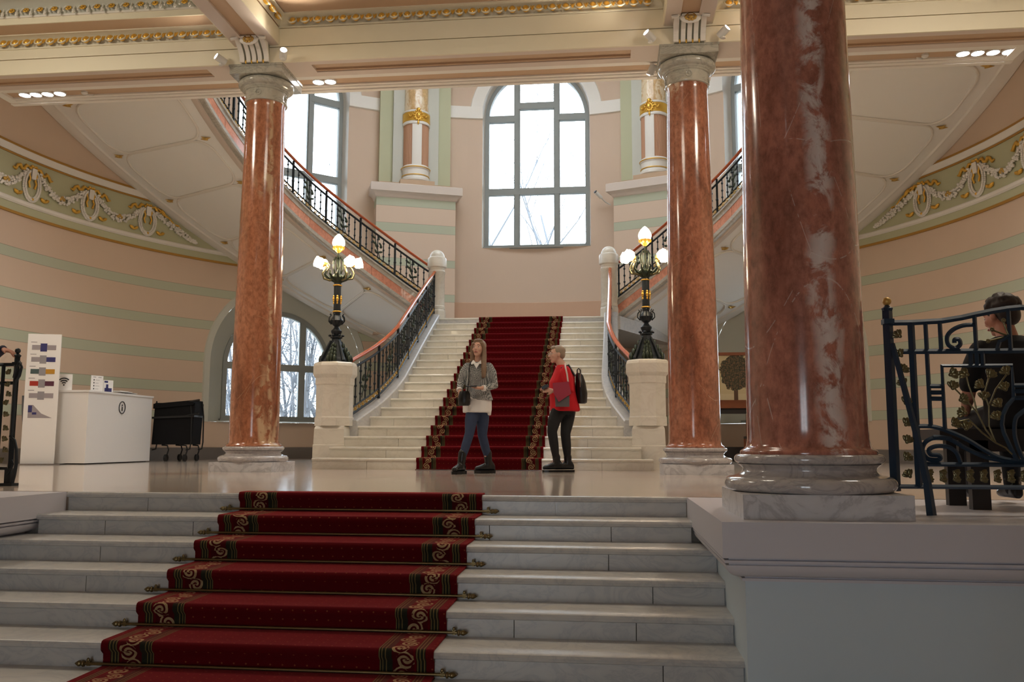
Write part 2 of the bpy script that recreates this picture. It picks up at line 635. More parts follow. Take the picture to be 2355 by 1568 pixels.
def mk_carpet():
    """runner: u across (metres from the centre line), v along the runner, from the uv map"""
    t = NT('red_runner')
    uv = t.n('ShaderNodeUVMap').outputs[0]
    s_ = t.sep(uv)
    u, v = s_[0], s_[1]
    d = t.math('SUBTRACT', 1.0, t.math('ABSOLUTE', t.math('SUBTRACT', t.math('MULTIPLY', u, 2.0), 1.0)))   # 0 at the edge, 1 in the middle
    e = t.math('MULTIPLY', d, 0.97)   # metres from the edge
    red = srgb(92, 8, 16)
    # small dotted ground
    vo = t.n('ShaderNodeTexVoronoi', feature='F1')
    vo.inputs['Randomness'].default_value = 0.0
    t.set(vo.inputs['Vector'], t.n('ShaderNodeCombineXYZ', i_0=t.math('MULTIPLY', u, 1.94), i_1=v).outputs[0])
    vo.inputs['Scale'].default_value = 14.0
    dot = t.math('LESS_THAN', vo.outputs['Distance'], 0.075)
    c = t.mix(t.math('MULTIPLY', dot, 0.35), red, srgb(190, 120, 74))
    pile = t.noise(t.obj(), 240, 2, 0.7)
    c = t.mix(t.math('MULTIPLY', pile, 0.5), c, srgb(62, 4, 10))

    def band(a, b):
        return t.math('MULTIPLY', t.math('GREATER_THAN', e, a), t.math('LESS_THAN', e, b))
    green = srgb(38, 40, 30)
    c = t.mix(band(0.045, 0.10), c, green)
    for a in (0.052, 0.072, 0.090):
        c = t.mix(band(a, a + 0.006), c, srgb(112, 96, 58))
    c = t.mix(band(0.115, 0.235), c, srgb(70, 12, 16))
    c = t.mix(band(0.235, 0.31), c, green)
    for a in (0.268, 0.288, 0.303):
        c = t.mix(band(a, a + 0.005), c, srgb(112, 96, 58))
    # acanthus scroll in the border: two interleaved spiral courses broken up by noise
    nz = t.noise(t.n('ShaderNodeCombineXYZ', i_0=t.math('MULTIPLY', u, 1.94), i_1=v).outputs[0], 26, 3, 0.6)
    ring = None
    for ph, sx0, per, r0 in ((0.0, 0.160, 0.19, 0.040), (0.5, 0.192, 0.19, 0.034)):
        vv = t.math('ADD', t.math('MULTIPLY', v, 1.0 / per), ph)
        fv = t.math('FRACT', vv)
        par = t.math('FRACT', t.math('MULTIPLY', t.math('FLOOR', vv), 0.5))
        sg = t.math('SUBTRACT', t.math('MULTIPLY', par, 4.0), 1.0)
        dx = t.math('SUBTRACT', e, sx0)
        dy = t.math('MULTIPLY', t.math('SUBTRACT', fv, 0.5), per)
        rr = t.math('SQRT', t.math('ADD', t.math('MULTIPLY', dx, dx), t.math('MULTIPLY', dy, dy)))
        ang = t.math('ARCTAN2', t.math('MULTIPLY', dy, sg), dx)
        spi = t.math('ADD', rr, t.math('MULTIPLY', ang, -0.0075))
        arms = t.math('FRACT', t.math('DIVIDE', spi, 0.030))
        k = t.math('MULTIPLY', t.math('LESS_THAN', arms, 0.56), t.math('LESS_THAN', rr, t.math('ADD', r0, t.math('MULTIPLY', nz, 0.03))))
        ring = k if ring is None else t.math('MAXIMUM', ring, k)
    ring = t.math('MULTIPLY', t.math('MULTIPLY', ring, band(0.112, 0.24)), t.math('GREATER_THAN', nz, 0.36))
    c = t.mix(t.math('MULTIPLY', ring, 0.8), c, t.mix(nz, srgb(126, 96, 60), srgb(206, 184, 140)))
    t.bump(pile, 0.3, 0.004)
    t.b.inputs['Sheen Weight'].default_value = 0.9
    t.b.inputs['Sheen Roughness'].default_value = 0.35
    t.b.inputs['Sheen Tint'].default_value = (0.75, 0.10, 0.10, 1)
    return t.fin(c, 0.95, spec=0.1)


M['carpet'] = mk_carpet()

# ------------------------------------------------------------------ floors and platform
YF, TR, RI = 6.787, 0.368, 0.15         # lower flight: first nosing, tread, riser
ZL = -9 * RI                            # lower hall floor
H_HALL, H_ROT = 6.75, H_ROT0

mb = MB()
mb.box(-9.3, 9.3, YF + 0.045, 24.2, ZL - 0.1, 0.0)
floor = build(mb, 'floor', M['floor'], kind='structure')
tag(floor, 'polished pale stone hall floor with reddish inlaid lines between the two flights')
for sx, nm in ((1, 'right'), (-1, 'left')):
    mb = MB()
    mb.box(*sorted((sx * 2.5, sx * 9.3)), 4.72, YF, -0.185, 0.0)
    fb = build(mb, 'floor_side_' + nm, M['slab'], kind='structure')
    tag(fb, 'grey painted platform edge beside the lower flight, %s' % ('under the tallest red column' if sx > 0 else 'below the iron gate and the hand'))
    # moulded cornice and the wall below it
    prof = [(0.0, -0.184), (0.034, -0.185), (0.034, -0.196), (0.010, -0.197), (0.010, -0.211), (0.034, -0.212), (0.034, -0.222), (0.018, -0.223)]
    prof += [(0.018 + 0.095 * (1 - math.cos(a)), -0.223 - 0.068 * math.sin(a)) for a in frange(0.12, PI / 2, 8)]
    prof += [(0.128, -0.2915), (0.128, -0.300), (0.112, -0.301), (0.112, -0.316), (0.140, -0.317)]
    mb = MB()
    rows = []
    for d, z in prof:
        rows.append([(sx * (2.5 + d), YF, z), (sx * (2.5 + d), 4.72 + d, z), (sx * 9.3, 4.72 + d, z)])
    mb.grid(rows)
    mo = build(mb, 'trim_1' if sx > 0 else 'trim_2', M['slab'], kind='structure', smooth=35)
    tag(mo, 'moulded cornice under the platform edge %s' % ('below the tallest column' if sx > 0 else 'below the iron gate'))
    mb = MB()
    mb.box(*sorted((sx * 2.63, sx * 9.3)), 4.85, YF, ZL, -0.25)
    w = build(mb, 'wall_platform_' + nm, M['lower_wall'], kind='structure')
    tag(w, 'pale blue-grey wall under the platform %s of the lower flight' % nm)
mb = MB()
mb.box(-9.3, 9.3, -5.2, YF + 0.2, ZL - 0.1, ZL)
build(mb, 'floor_lower', M['floor'], kind='structure', label='stone floor of the entrance hall below the lower flight')


# ------------------------------------------------------------------ stair helpers
def nosing_tread(x0, x1, yn, z, depth, th=0.045):
    """tread slab with a rounded nose at y = yn"""
    prof = [(yn + depth, z), (yn + 0.02, z), (yn + 0.006, z - 0.006), (yn, z - 0.02), (yn + 0.006, z - th + 0.006), (yn + 0.02, z - th), (yn + depth, z - th)]
    mb = MB()
    mb.prism([(0, y, zz) for y, zz in prof], (x0, 0, 0), (x1, 0, 0))
    return mb


lower = empty('marble_staircase', (0, 5.2, ZL), 'lower flight of white marble steps in the foreground under the wide red runner', 'staircase', kind='thing')
rnd = random.Random(3)
for n in range(0, 9):
    yn, z = YF - n * TR, -n * RI
    hw = 2.5 if n < 2 else 2.63
    hw = hw if yn > 4.8 else 2.78
    if n > 5:
        hw = 2.78
    dep = TR + 0.055 if n else 0.40
    if n == 0:
        dep = 0.02
    o = build(nosing_tread(-hw, hw, yn, z, max(dep, 0.05)), 'tread', M['white_marble'], lower, smooth=40)
    # riser slabs, jointed
    xs = [-hw]
    x = -hw + rnd.uniform(0.5, 1.3)
    while x < hw - 0.35:
        xs.append(x)
        x += rnd.uniform(0.7, 1.5)
    xs.append(hw)
    for a, b in zip(xs, xs[1:]):
        mb = MB()
        mb.box(a + 0.0025, b - 0.0025, yn + 0.03, yn + 0.075, z - RI, z - 0.043)
        build(mb, 'riser_slab', M['white_marble'], lower)
    mb = MB()
    mb.box(-2.66, 2.66, yn + 0.06, YF + 0.3, z - RI, z - 0.044)
    build(mb, 'stair_core', M['joint'], lower)

# ------------------------------------------------------------------ upper central flight
YS, T2, R2 = 12.9, 0.347, 0.1678
NS = 19
ZLAND = NS * R2
HWT = [(12.9, 2.56), (13.25, 2.40), (13.59, 2.26), (13.94, 2.16), (14.29, 2.06), (14.63, 1.96), (14.98, 1.88), (15.33, 1.83), (15.68, 1.80), (16.02, 1.805), (17.0, 1.825), (18.0, 1.84), (19.2, 1.85)]


def hw_at(y):
    return interp(HWT, max(12.9, min(19.2, y)))


upper = empty('marble_staircase', (0, 16, 0), 'upper central flight of marble steps rising to the arched window between two lamp pedestals', 'staircase', kind='thing')
for k in range(1, NS + 1):
    yn, z = YS + (k - 1) * T2, k * R2
    hw = hw_at(yn) + (0.02 if k > 2 else 0)
    dep = T2 + 0.05 if k < NS else 0.1
    build(nosing_tread(-hw, hw, yn, z, dep, 0.04), 'tread', M['cream_marble'], upper, smooth=40)
    xs = [-hw, -hw + rnd.uniform(0.4, 0.9), -0.96 + rnd.uniform(0.1, 0.3), 0.96 - rnd.uniform(0.1, 0.3), hw - rnd.uniform(0.4, 0.8), hw]
    for a, b in zip(xs, xs[1:]):
        mb = MB()
        mb.box(a + 0.002, b - 0.002, yn + 0.028, yn + 0.07, z - R2, z - 0.038)
        build(mb, 'riser_slab', M['cream_marble'], upper)
    mb = MB()
    mb.box(-hw, hw, yn + 0.055, 19.3, z - R2, z - 0.039)
    build(mb, 'stair_core', M['joint'], upper)


# string walls that carry the balustrade
def nose_z(y):
    return R2 + (y - YS) / T2 * R2


for sx in (-1, 1):
    mb = MB()
    rows = []
    for y in frange(13.92, 19.2, 26):
        a, b = hw_at(y), hw_at(y) + 0.30
        zt = nose_z(y) + 0.07 + 0.05 * max(0, 1 - (y - 13.55))
        rows.append([(sx * a, y, 0), (sx * a, y, zt - 0.02), (sx * (a + 0.02), y, zt), (sx * (b - 0.02), y, zt), (sx * b, y, zt - 0.02), (sx * b, y, 0)])
    mb.grid(rows)
    mb.cap(rows[0], sx > 0)
    mb.cap(rows[-1], sx < 0)
    build(mb, 'string_wall', M['white_marble'], upper, smooth=40)
# landing
mb = MB()
ths = frange(-24, 24, 24)
top = [polar(t, RW) + Vector((0, 0, ZLAND)) for t in ths]
poly = [Vector((-2.2, 19.16, ZLAND)), Vector((2.2, 19.16, ZLAND))] + [p for p in top[::1]]
poly = [Vector((2.2, 19.16, ZLAND))] + [polar(t, RW, ZLAND) for t in frange(-24, 24, 24)] + [Vector((-2.2, 19.16, ZLAND))]
mb.prism(poly, (0, 0, -0.30), (0, 0, -0.002))
build(mb, 'floor_landing', M['white_marble'], kind='structure', label='half landing below the arched window')

# ------------------------------------------------------------------ round wall with its openings
WIN_UP = dict(hw=1.5, sill=5.72, spring=9.5)
WIN_LO = dict(hw=1.95, sill=0.88, spring=2.30)
OPEN = [(0, WIN_UP), (41.8, WIN_UP), (-41.8, WIN_UP), (41.8, WIN_LO), (-41.8, WIN_LO)]
samples = set(round(x * 1.5, 3) for x in range(-60, 61))
for thc, w in OPEN:
    for i in range(0, 33):
        u = -w['hw'] * math.cos(PI * i / 32)
        samples.add(round(thc + math.degrees(u / RW), 4))
samples = sorted(s for s in samples if -90 <= s <= 90)


def open_iv(thm, th):
    iv = []
    for thc, w in OPEN:
        um = math.radians(thm - thc) * RW
        if abs(um) < w['hw']:
            u = min(w['hw'], abs(math.radians(th - thc) * RW))
            iv.append((w['sill'], w['spring'] + math.sqrt(max(0, w['hw'] ** 2 - u ** 2))))
    return sorted(iv)


mb = MB()
for a, b in zip(samples, samples[1:]):
    if b - a < 1e-4:
        continue
    m = (a + b) / 2
    ia, ib = open_iv(m, a), open_iv(m, b)
    za = [0.0] + [x for q in ia for x in q] + [H_ROT]
    zb = [0.0] + [x for q in ib for x in q] + [H_ROT]
    for i in range(0, len(za), 2):
        mb.face([polar(a, RW, za[i]), polar(b, RW, zb[i]), polar(b, RW, zb[i + 1]), polar(a, RW, za[i + 1])])
# straight continuation towards the entrance
for sx in (-1, 1):
    mb.face([(sx * RW, 14.2, 0), (sx * RW, 14.2, H_ROT), (sx * RW, 4.85, H_ROT), (sx * RW, 4.85, 0)])
wall = build(mb, 'wall_back', M['wall'], kind='structure', label='curved beige plaster wall with sage green stripes around the staircase')


def outline(thc, w, R, hw=None, sill=None, spring=None, n=24, close=True):
    hw = hw or w['hw']
    sill = w['sill'] if sill is None else sill
    spring = spring or w['spring']
    pts = [(-hw, sill), (-hw, spring)]
    for i in range(1, n):
        a = PI - PI * i / n
        pts.append((hw * math.cos(a), spring + hw * math.sin(a)))
    pts += [(hw, spring), (hw, sill)]
    return pts


def wpt(thc, R, u, z, straight=False):
    """point on a window: u metres along the wall; flat windows lie in the tangent plane"""
    if straight:
        a = math.radians(thc)
        c = polar(thc, R, z)
        return c + Vector((math.cos(a), math.sin(a), 0)) * (u)
    return polar(thc - math.degrees(u / RW), R, z)


win_names = ['window_1', 'window_2', 'window_3', 'window_4', 'window_5']
win_labels = ['tall arched grey window in the middle above the landing, bare branches outside', 'tall arched grey window half hidden behind the column on the left',
              'tall arched grey window half hidden behind the columns on the right', 'low round-arched grey window behind the left lamp pedestal, trees outside',
              'low round-arched window behind the framed tree picture on the right']
for (thc, w), nm, lb in zip(OPEN, win_names, win_labels):
    up = w is WIN_UP
    hw2 = 1.46 if up else 1.42
    sp2 = w['spring'] + (0.0 if up else 0.02)
    sl2 = w['sill'] + (0.02 if up else 0.06)
    R2w = RW + (0.20 if up else 0.50)
    root = empty(nm, polar(thc, R2w, sl2), lb, None, kind='structure')
    # reveal between wall and frame
    o1 = outline(thc, w, RW)
    o2 = outline(thc, w, R2w, hw2, sl2, sp2)
    mb = MB()
    r1 = [wpt(thc, RW, u, z) for u, z in o1]
    r2 = [wpt(thc, R2w, u, z, True) for u, z in o2]
    mb.grid([r1, r2], closed_u=True)
    build(mb, 'reveal', M['white'] if up else M['pale_green'], root, smooth=50)
    # frame: jambs, arch, mullions, transoms
    a = math.radians(thc)
    T = Vector((math.cos(a), math.sin(a), 0))
    N = (polar(thc, 1.0) - Vector((0, YC, 0)))
    N = Vector((N.x, N.y, 0)).normalized()          # outward
    C0 = polar(thc, R2w + 0.06)

    def P3(u, z, d=0.0):
        return Vector((C0.x, C0.y, z)) + T * u + N * d

    def bar(u0, u1, z0, z1, d=0.07, name='frame_bar'):
        m = MB()
        m.obox(P3((u0 + u1) / 2, (z0 + z1) / 2), T * ((u1 - u0) / 2), N * d, Vector((0, 0, (z1 - z0) / 2)))
        return build(m, name, M['frame_grey'], root)
    fw = 0.11
    mb = MB()
    fr = outline(thc, w, R2w, hw2, sl2, sp2, 32)
    fi = outline(thc, w, R2w, hw2 - fw, sl2 + fw, sp2, 32)
    rows = []
    for d in (-0.09, 0.09):
        rows.append([P3(u, z, d) for u, z in fr])
        rows.append([P3(u, z, d) for u, z in fi])
    mb.grid([rows[0], rows[1], rows[3], rows[2]], closed_u=True, closed_v=True)
    build(mb, 'frame', M['frame_grey'], root, smooth=40)
    ztop = sp2 + hw2
    mu = 0.56 if up else 0.64
    mw = 0.065

    def arch_z(u):
        return sp2 + math.sqrt(max(0, hw2 ** 2 - u * u)) - 0.06
    for s_ in (-1, 1):
        bar(s_ * mu - mw, s_ * mu + mw, sl2, arch_z(mu), 0.08, 'mullion')
    if up:
        tz = [7.38, 9.50, 9.86]
        bar(-hw2, hw2, tz[0] - 0.09, tz[0] + 0.09, 0.085, 'transom')
        bar(-hw2, -mu, tz[1] - 0.09, tz[1] + 0.09, 0.085, 'transom')
        bar(mu, hw2, tz[1] - 0.09, tz[1] + 0.09, 0.085, 'transom')
        bar(-mu, mu, tz[2] - 0.09, tz[2] + 0.09, 0.085, 'transom')
        cells = []
        for (u0, u1) in ((-hw2, -mu), (-mu, mu), (mu, hw2)):
            mid = abs(u0 + u1) < 0.01
            zz = tz[2] if mid else tz[1]
            cells += [(u0, u1, sl2, tz[0]), (u0, u1, tz[0], zz), (u0, u1, zz, None)]
        # sash rims
    else:
        tz = [2.30]
        bar(-hw2, hw2, tz[0] - 0.08, tz[0] + 0.08, 0.085, 'transom')
        cells = []
        for (u0, u1) in ((-hw2, -mu), (-mu, mu), (mu, hw2)):
            cells += [(u0, u1, sl2, tz[0]), (u0, u1, tz[0], None)]
    for u0, u1, z0, z1 in cells:
        e = 0.05
        lo = [(u0 + e, z0 + e), (u1 - e, z0 + e)]
        if z1 is None:
            hi = [(lerp(u1 - e, u0 + e, i / 8), arch_z(lerp(u1 - e, u0 + e, i / 8))) for i in range(9)]
        else:
            hi = [(u1 - e, z1 - e), (u0 + e, z1 - e)]
        m = MB()
        m.prism([P3(u, z) for u, z in lo + hi], N * -0.004, N * 0.004)
        build(m, 'pane', M['glass'], root)
        # thin sash around the pane
        m = MB()
        ring = lo + hi
        cu = sum(q[0] for q in ring) / len(ring)
        cz = sum(q[1] for q in ring) / len(ring)
        inn = [(u + (0.035 if u < cu else -0.035), z + (0.035 if z < cz else -0.035)) for u, z in ring]
        rws = [[P3(u, z, -0.05) for u, z in ring], [P3(u, z, -0.05) for u, z in inn], [P3(u, z, 0.05) for u, z in inn]]
        m.grid(rws, closed_u=True)
        build(m, 'sash', M['frame_grey'], root)
    # sill board
    m = MB()
    m.obox(P3(0, sl2 - 0.01, -0.16), T * (hw2 + 0.08), N * 0.13, Vector((0, 0, 0.035)))
    build(m, 'sill', M['frame_grey'], root)
    # white archivolt and impost on the wall
    if up:
        m = MB()
        prof = [(1.50, 0.0), (1.52, 0.05), (1.62, 0.05), (1.66, 0.03), (1.84, 0.03), (1.86, 0.0)]
        rows = []
        for i in range(25):
            aa = PI * i / 24
            rows.append([wpt(thc, RW - d, r * math.cos(aa), w['spring'] + r * math.sin(aa)) for r, d in prof])
        m.grid(rows)
        build(m, 'archivolt', M['white'], root, smooth=35)
        for s_ in (-1, 1):
            m = MB()
            rows = []
            for u in frange(1.5, 2.45, 8):
                rows.append([wpt(thc, RW - d, s_ * u, z) for d, z in ((0, 9.38), (0.05, 9.40), (0.05, 9.74), (0, 9.76))])
            m.grid(rows)
            m.cap(rows[0])
            m.cap(rows[-1])
            build(m, 'impost_band', M['white'], root)
    else:
        m = MB()
        prof = [(1.95, 0.0), (1.96, 0.035), (2.10, 0.035), (2.12, 0.0)]
        rows = []
        for i in range(33):
            aa = PI * i / 32
            rows.append([wpt(thc, RW - d, r * math.cos(aa), w['spring'] + r * math.sin(aa)) for r, d in prof])
        rows = [[wpt(thc, RW - d, r, w['sill']) for r, d in prof]] + rows + [[wpt(thc, RW - d, -r, w['sill']) for r, d in prof]]
        m.grid(rows)
        build(m, 'archivolt', M['pale_green'], root, smooth=35)

# skirting along the round wall
for nm, t0, t1, lb in (('baseboard_left', 20, 90, 'grey stone skirting along the curved wall behind the information desk'), ('baseboard_right', -90, -20, 'grey stone skirting along the curved wall behind the bench')):
    mb = MB()
    mb.arc_sweep([(0.0, 0), (0.045, 0), (0.045, 0.24), (0.03, 0.27), (0, 0.28)], frange(t0, t1, 50), RW, lambda t: 0.0)
    build(mb, nm, M['skirting'], kind='structure', label=lb, smooth=30)

# painted dado on the landing wall and piers with half columns
mb = MB()
mb.arc_sweep([(0.0, 0), (0.012, 0), (0.012, 1.0), (0.0, 1.01)], frange(-15, 15, 20), RW, lambda t: ZLAND)
build(mb, 'trim_3', plain('dado_paint', srgb(206, 168, 140), 0.65), kind='structure', label='tan painted dado at the back of the landing')

for s_, side in ((1, 'left'), (-1, 'right')):
    thc = s_ * 21.2
    a = math.radians(thc)
    T = Vector((math.cos(a), math.sin(a), 0))
    Nn = Vector((math.sin(a), -math.cos(a), 0))       # towards the room
    B = polar(thc, RW)

    def Q(u, d, z):
        return Vector((B.x, B.y, 0)) + T * u + Nn * d + Vector((0, 0, z))

    def qbox(u0, u1, d0, d1, z0, z1):
        m = MB()
        m.obox(Q((u0 + u1) / 2, (d0 + d1) / 2, (z0 + z1) / 2), T * ((u1 - u0) / 2), Nn * ((d1 - d0) / 2), Vector((0, 0, (z1 - z0) / 2)))
        return m
    pier = build(qbox(-1.06, 1.06, -0.3, 0.62, ZLAND, 6.9), 'wall_pier_' + side, M['pier'], kind='structure',
                 label='striped beige pier %s of the middle window carrying a half column' % side)
    m = MB()
    prof = [(0.0, 6.84), (0.03, 6.86), (0.05, 6.92), (0.12, 6.97), (0.16, 6.98), (0.16, 7.18), (0.14, 7.20), (-0.3, 7.20)]
    rows = []
    for d, z in prof:
        rows.append([Q(-1.06 - d, -0.3, z), Q(-1.06 - d, 0.62 + d, z), Q(1.06 + d, 0.62 + d, z), Q(1.06 + d, -0.3, z)])
    m.grid(rows)
    build(m, 'cornice', M['mauve'], pier, smooth=30)
    build(qbox(-0.99, 0.99, -0.3, 0.50, 7.2, 7.30), 'plinth_course', M['tan'], pier)
    build(qbox(-0.97, 0.97, -0.3, 0.26, 7.3, H_ROT), 'pilaster', M['green'], pier)
    build(qbox(-0.62, 0.62, 0.2, 0.36, 7.3, H_ROT), 'pilaster', M['pale_green'], pier)
    build(qbox(-0.46, 0.46, 0.3, 0.76, 7.2, 7.32), 'plinth_course', M['tan'], pier)
    # half column
    cc = Q(0, 0.36, 0)
    hc = empty('half_column', (cc.x, cc.y, 7.32), 'white and tan half column with a gold collar %s of the middle window' % side, 'column', 'half columns', kind='thing')
    n_ = 28
    a0 = math.atan2(Nn.y, Nn.x) - PI * 0.5

    def lat(prof, name, mat, a_0=0.0, a_1=PI, sm=40):
        m2 = MB()
        m2.lathe(prof, (cc.x, cc.y, 0), n_, a0 + a_0, a0 + a_1, caps=False)
        return build(m2, name, mat, hc, smooth=sm)
    lat([(0.0, 7.32), (0.36, 7.32), (0.40, 7.36), (0.40, 7.42), (0.36, 7.46), (0.36, 7.66), (0.385, 7.68), (0.385, 7.74), (0.345, 7.78)], 'base', M['white'])
    for zz in (7.50, 7.71):
        m2 = MB()
        m2.tube([(cc.x + (0.365 if zz < 7.6 else 0.39) * math.cos(a0 + PI * i / 20), cc.y + (0.365 if zz < 7.6 else 0.39) * math.sin(a0 + PI * i / 20), zz) for i in range(21)], 0.014, 5)
        build(m2, 'gold_ring', M['gold'], hc, smooth=True)
    # shaft: tan fluted flanks and a white strip in front
    prof_t = []
    m2 = MB()
    for i in range(57):
        aa = a0 + PI * i / 56
        r = 0.335 + (0.008 if i % 2 else -0.004)
        prof_t.append((cc.x + r * math.cos(aa), cc.y + r * math.sin(aa)))
    m2.grid([[(x, y, 7.76) for x, y in prof_t], [(x, y, 8.95) for x, y in prof_t]])
    build(m2, 'fluted_shaft', plain('flute_paint_' + side, srgb(190, 144, 112), 0.6), hc)
    lat([(0.345, 7.76), (0.35, 7.78), (0.35, 8.95)], 'white_strip', M['white'], PI * 0.36, PI * 0.60)
    lat([(0.34, 8.90), (0.37, 8.91), (0.37, 8.97), (0.35, 8.99), (0.35, 9.22), (0.37, 9.24), (0.37, 9.28), (0.33, 9.30)], 'collar', M['white'])
    lat([(0.355, 8.985), (0.372, 9.0), (0.372, 9.22), (0.355, 9.235)], 'gold_band', M['gold'])
    fr = Q(0, 0.36 + 0.37, 9.12)
    m2 = MB()
    for i in range(12):
        aa = 2 * PI * i / 12
        m2.ell(fr + T * (0.115 * math.cos(aa)) + Vector((0, 0, 0.13 * math.sin(aa))), 0.035, 0.035, 0.035, 6, 4)
    m2.ell(fr, 0.07, 0.05, 0.085, 10, 6)
    for q in (-1, 1):
        m2.tube([fr + T * (q * (0.12 + 0.15 * i / 6)) + Vector((0, 0, 0.04 * math.sin(i * 1.4))) - Nn * (0.012 * i) for i in range(7)], [0.03, 0.028, 0.03, 0.024, 0.026, 0.02, 0.012], 5)
    m2.ell(fr + Vector((0, 0, 0.17)), 0.06, 0.04, 0.05, 8, 5)
    m2.ell(fr - Vector((0, 0, 0.19)), 0.03, 0.03, 0.06, 8, 5)
    build(m2, 'cartouche', M['gold'], hc, smooth=True)
    lat([(0.325, 9.28), (0.30, H_ROT)], 'upper_shaft', M['tan_marble'])

# walls of the entrance hall behind the camera with a doorway assumed for the front daylight
mb = MB()
mb.face([(-9.2, -5, ZL), (-9.2, 4.9, ZL), (-9.2, 4.9, H_HALL), (-9.2, -5, H_HALL)])
build(mb, 'wall_left', M['wall_upper'], kind='structure', label='plaster wall of the entrance hall beside the camera')
mb = MB()
mb.face([(9.2, -5, ZL), (9.2, 4.9, ZL), (9.2, 4.9, H_HALL), (9.2, -5, H_HALL)])
build(mb, 'wall_right', M['wall_upper'], kind='structure', label='plaster wall of the entrance hall on the far side')
mb = MB()
for x0, x1, z0, z1 in ((-9.2, -1.1, ZL, H_HALL), (1.1, 9.2, ZL, H_HALL), (-1.1, 1.1, 1.55, H_HALL)):
    mb.face([(x0, -5, z0), (x1, -5, z0), (x1, -5, z1), (x0, -5, z1)])
build(mb, 'wall_front', M['wall_upper'], kind='structure', label='entrance wall behind the camera with a doorway assumed for the front daylight')
mb = MB()
for x in (-1.1, 0.0, 1.1):
    mb.box(x - 0.05, x + 0.05, -5.08, -4.94, ZL, 1.55)
mb.box(-1.1, 1.1, -5.08, -4.94, 0.7, 0.78)
build(mb, 'door_1', M['frame_grey'], kind='structure', label='assumed entrance doorway behind the camera, sized for the front daylight')

mb = MB()  # out-of-view pier added to block door light from the lower right wall
mb.box(2.2, 3.4, -1.3, -0.7, ZL, H_HALL)
build(mb, 'wall_shade_pier', M['wall_upper'], kind='structure', label='unseen pier added behind the camera to shade the lower right wall')

# ceiling of the round hall with an unseen laylight added to brighten it
LX, LY0, LY1 = 2.7, 15.2, 20.0
mb = MB()
arc = [polar(t, RW + 0.05, H_ROT) for t in frange(-90, 90, 40)]
for a_, b_ in zip(arc, arc[1:]):
    x0_, x1_ = sorted((a_.x, b_.x))
    xm = (a_.x + b_.x) / 2
    mb.face([(a_.x, 12.8, H_ROT), (b_.x, 12.8, H_ROT), (b_.x, LY0, H_ROT), (a_.x, LY0, H_ROT)] if abs(xm) < LX else [(a_.x, 12.8, H_ROT), (b_.x, 12.8, H_ROT), b_, a_])
    if abs(xm) < LX:
        mb.face([(a_.x, LY1, H_ROT), (b_.x, LY1, H_ROT), b_, a_])
build(mb, 'ceiling_rotunda', M['soffit'], kind='structure', label='ceiling above the stair hall')
mb = MB()
for x in frange(-2.9, 2.9, 6):
    mb.box(x - 0.04, x + 0.04, LY0 - 0.1, LY1 + 0.1, H_ROT, H_ROT + 0.08)
for y in frange(LY0, LY1, 4):
    mb.box(-2.9, 2.9, y - 0.04, y + 0.04, H_ROT, H_ROT + 0.08)
build(mb, 'ceiling_added_laylight', M['frame_grey'], kind='structure', label='glazing bars of the unseen skylight added to brighten the stair hall')
mb = MB()
mb.face([(-9.25, 12.86, 6.4), (9.25, 12.86, 6.4), (9.25, 12.86, H_ROT), (-9.25, 12.86, H_ROT)])
build(mb, 'wall_gallery', M['wall_upper'], kind='structure', label='upper wall above the column beam')

# ------------------------------------------------------------------ ceiling: beams, coffers, mouldings
ceil = empty('ceiling', (0, 9, 6.3), 'cream coffered ceiling with gilded egg mouldings above the columns', kind='structure')
XC = 3.06
# main beam over the columns
mb = MB()
mb.box(-9.25, 9.25, 11.5, 12.0, 5.84, 6.9)
beam = build(mb, 'main_beam', M['tan'], ceil)


def part(name, mat, par, *boxes, smooth=False):
    m = MB()
    for b in boxes:
        m.box(*b)
    return build(m, name, mat, par, smooth)


part('lower_fascia', M['cream'], beam, (-9.25, 9.25, 11.47, 11.5, 5.80, 6.022))
part('upper_fascia', M['cream'], beam, (-9.25, 9.25, 11.47, 11.5, 6.034, 6.30))
part('soffit_border', M['mauve'], beam, (-9.25, 9.25, 11.5, 11.60, 5.80, 5.84), (-9.25, 9.25, 11.86, 12.0, 5.80, 5.84),
     (-3.85, -2.28, 11.6, 11.86, 5.80, 5.84), (2.28, 3.85, 11.6, 11.86, 5.80, 5.84))
part('panel_fillet', M['tan'], beam, (-2.28, 2.28, 11.82, 11.86, 5.815, 5.84), (-9.25, -3.85, 11.82, 11.86, 5.815, 5.84), (3.85, 9.25, 11.82, 11.86, 5.815, 5.84))
# gallery soffit behind the beam
gal = part('gallery_slab', M['tan'], ceil, (-7.8, 7.8, 12.0, 12.86, 5.97, 6.4))
part('gallery_moulding', M['white'], gal, (-7.8, 7.8, 12.0, 12.36, 5.93, 5.97), (-7.8, 7.8, 12.36, 12.43, 5.945, 5.97))
part('gallery_moulding', M['white'], gal, (-7.8, 7.8, 12.66, 12.72, 5.945, 5.97), (-7.8, 7.8, 12.72, 12.80, 5.93, 5.97), (-7.8, 7.8, 12.80, 12.88, 5.91, 6.0))
for s_ in (-1, 1):
    part('gallery_moulding', M['white'], gal, (*sorted((s_ * 7.66, s_ * 7.8)), 12.0, 12.88, 5.928, 5.97))
    part('gallery_end', M['wall_upper'], gal, (*sorted((s_ * 7.8, s_ * 9.25)), 12.0, 12.1, 5.8, 6.9))
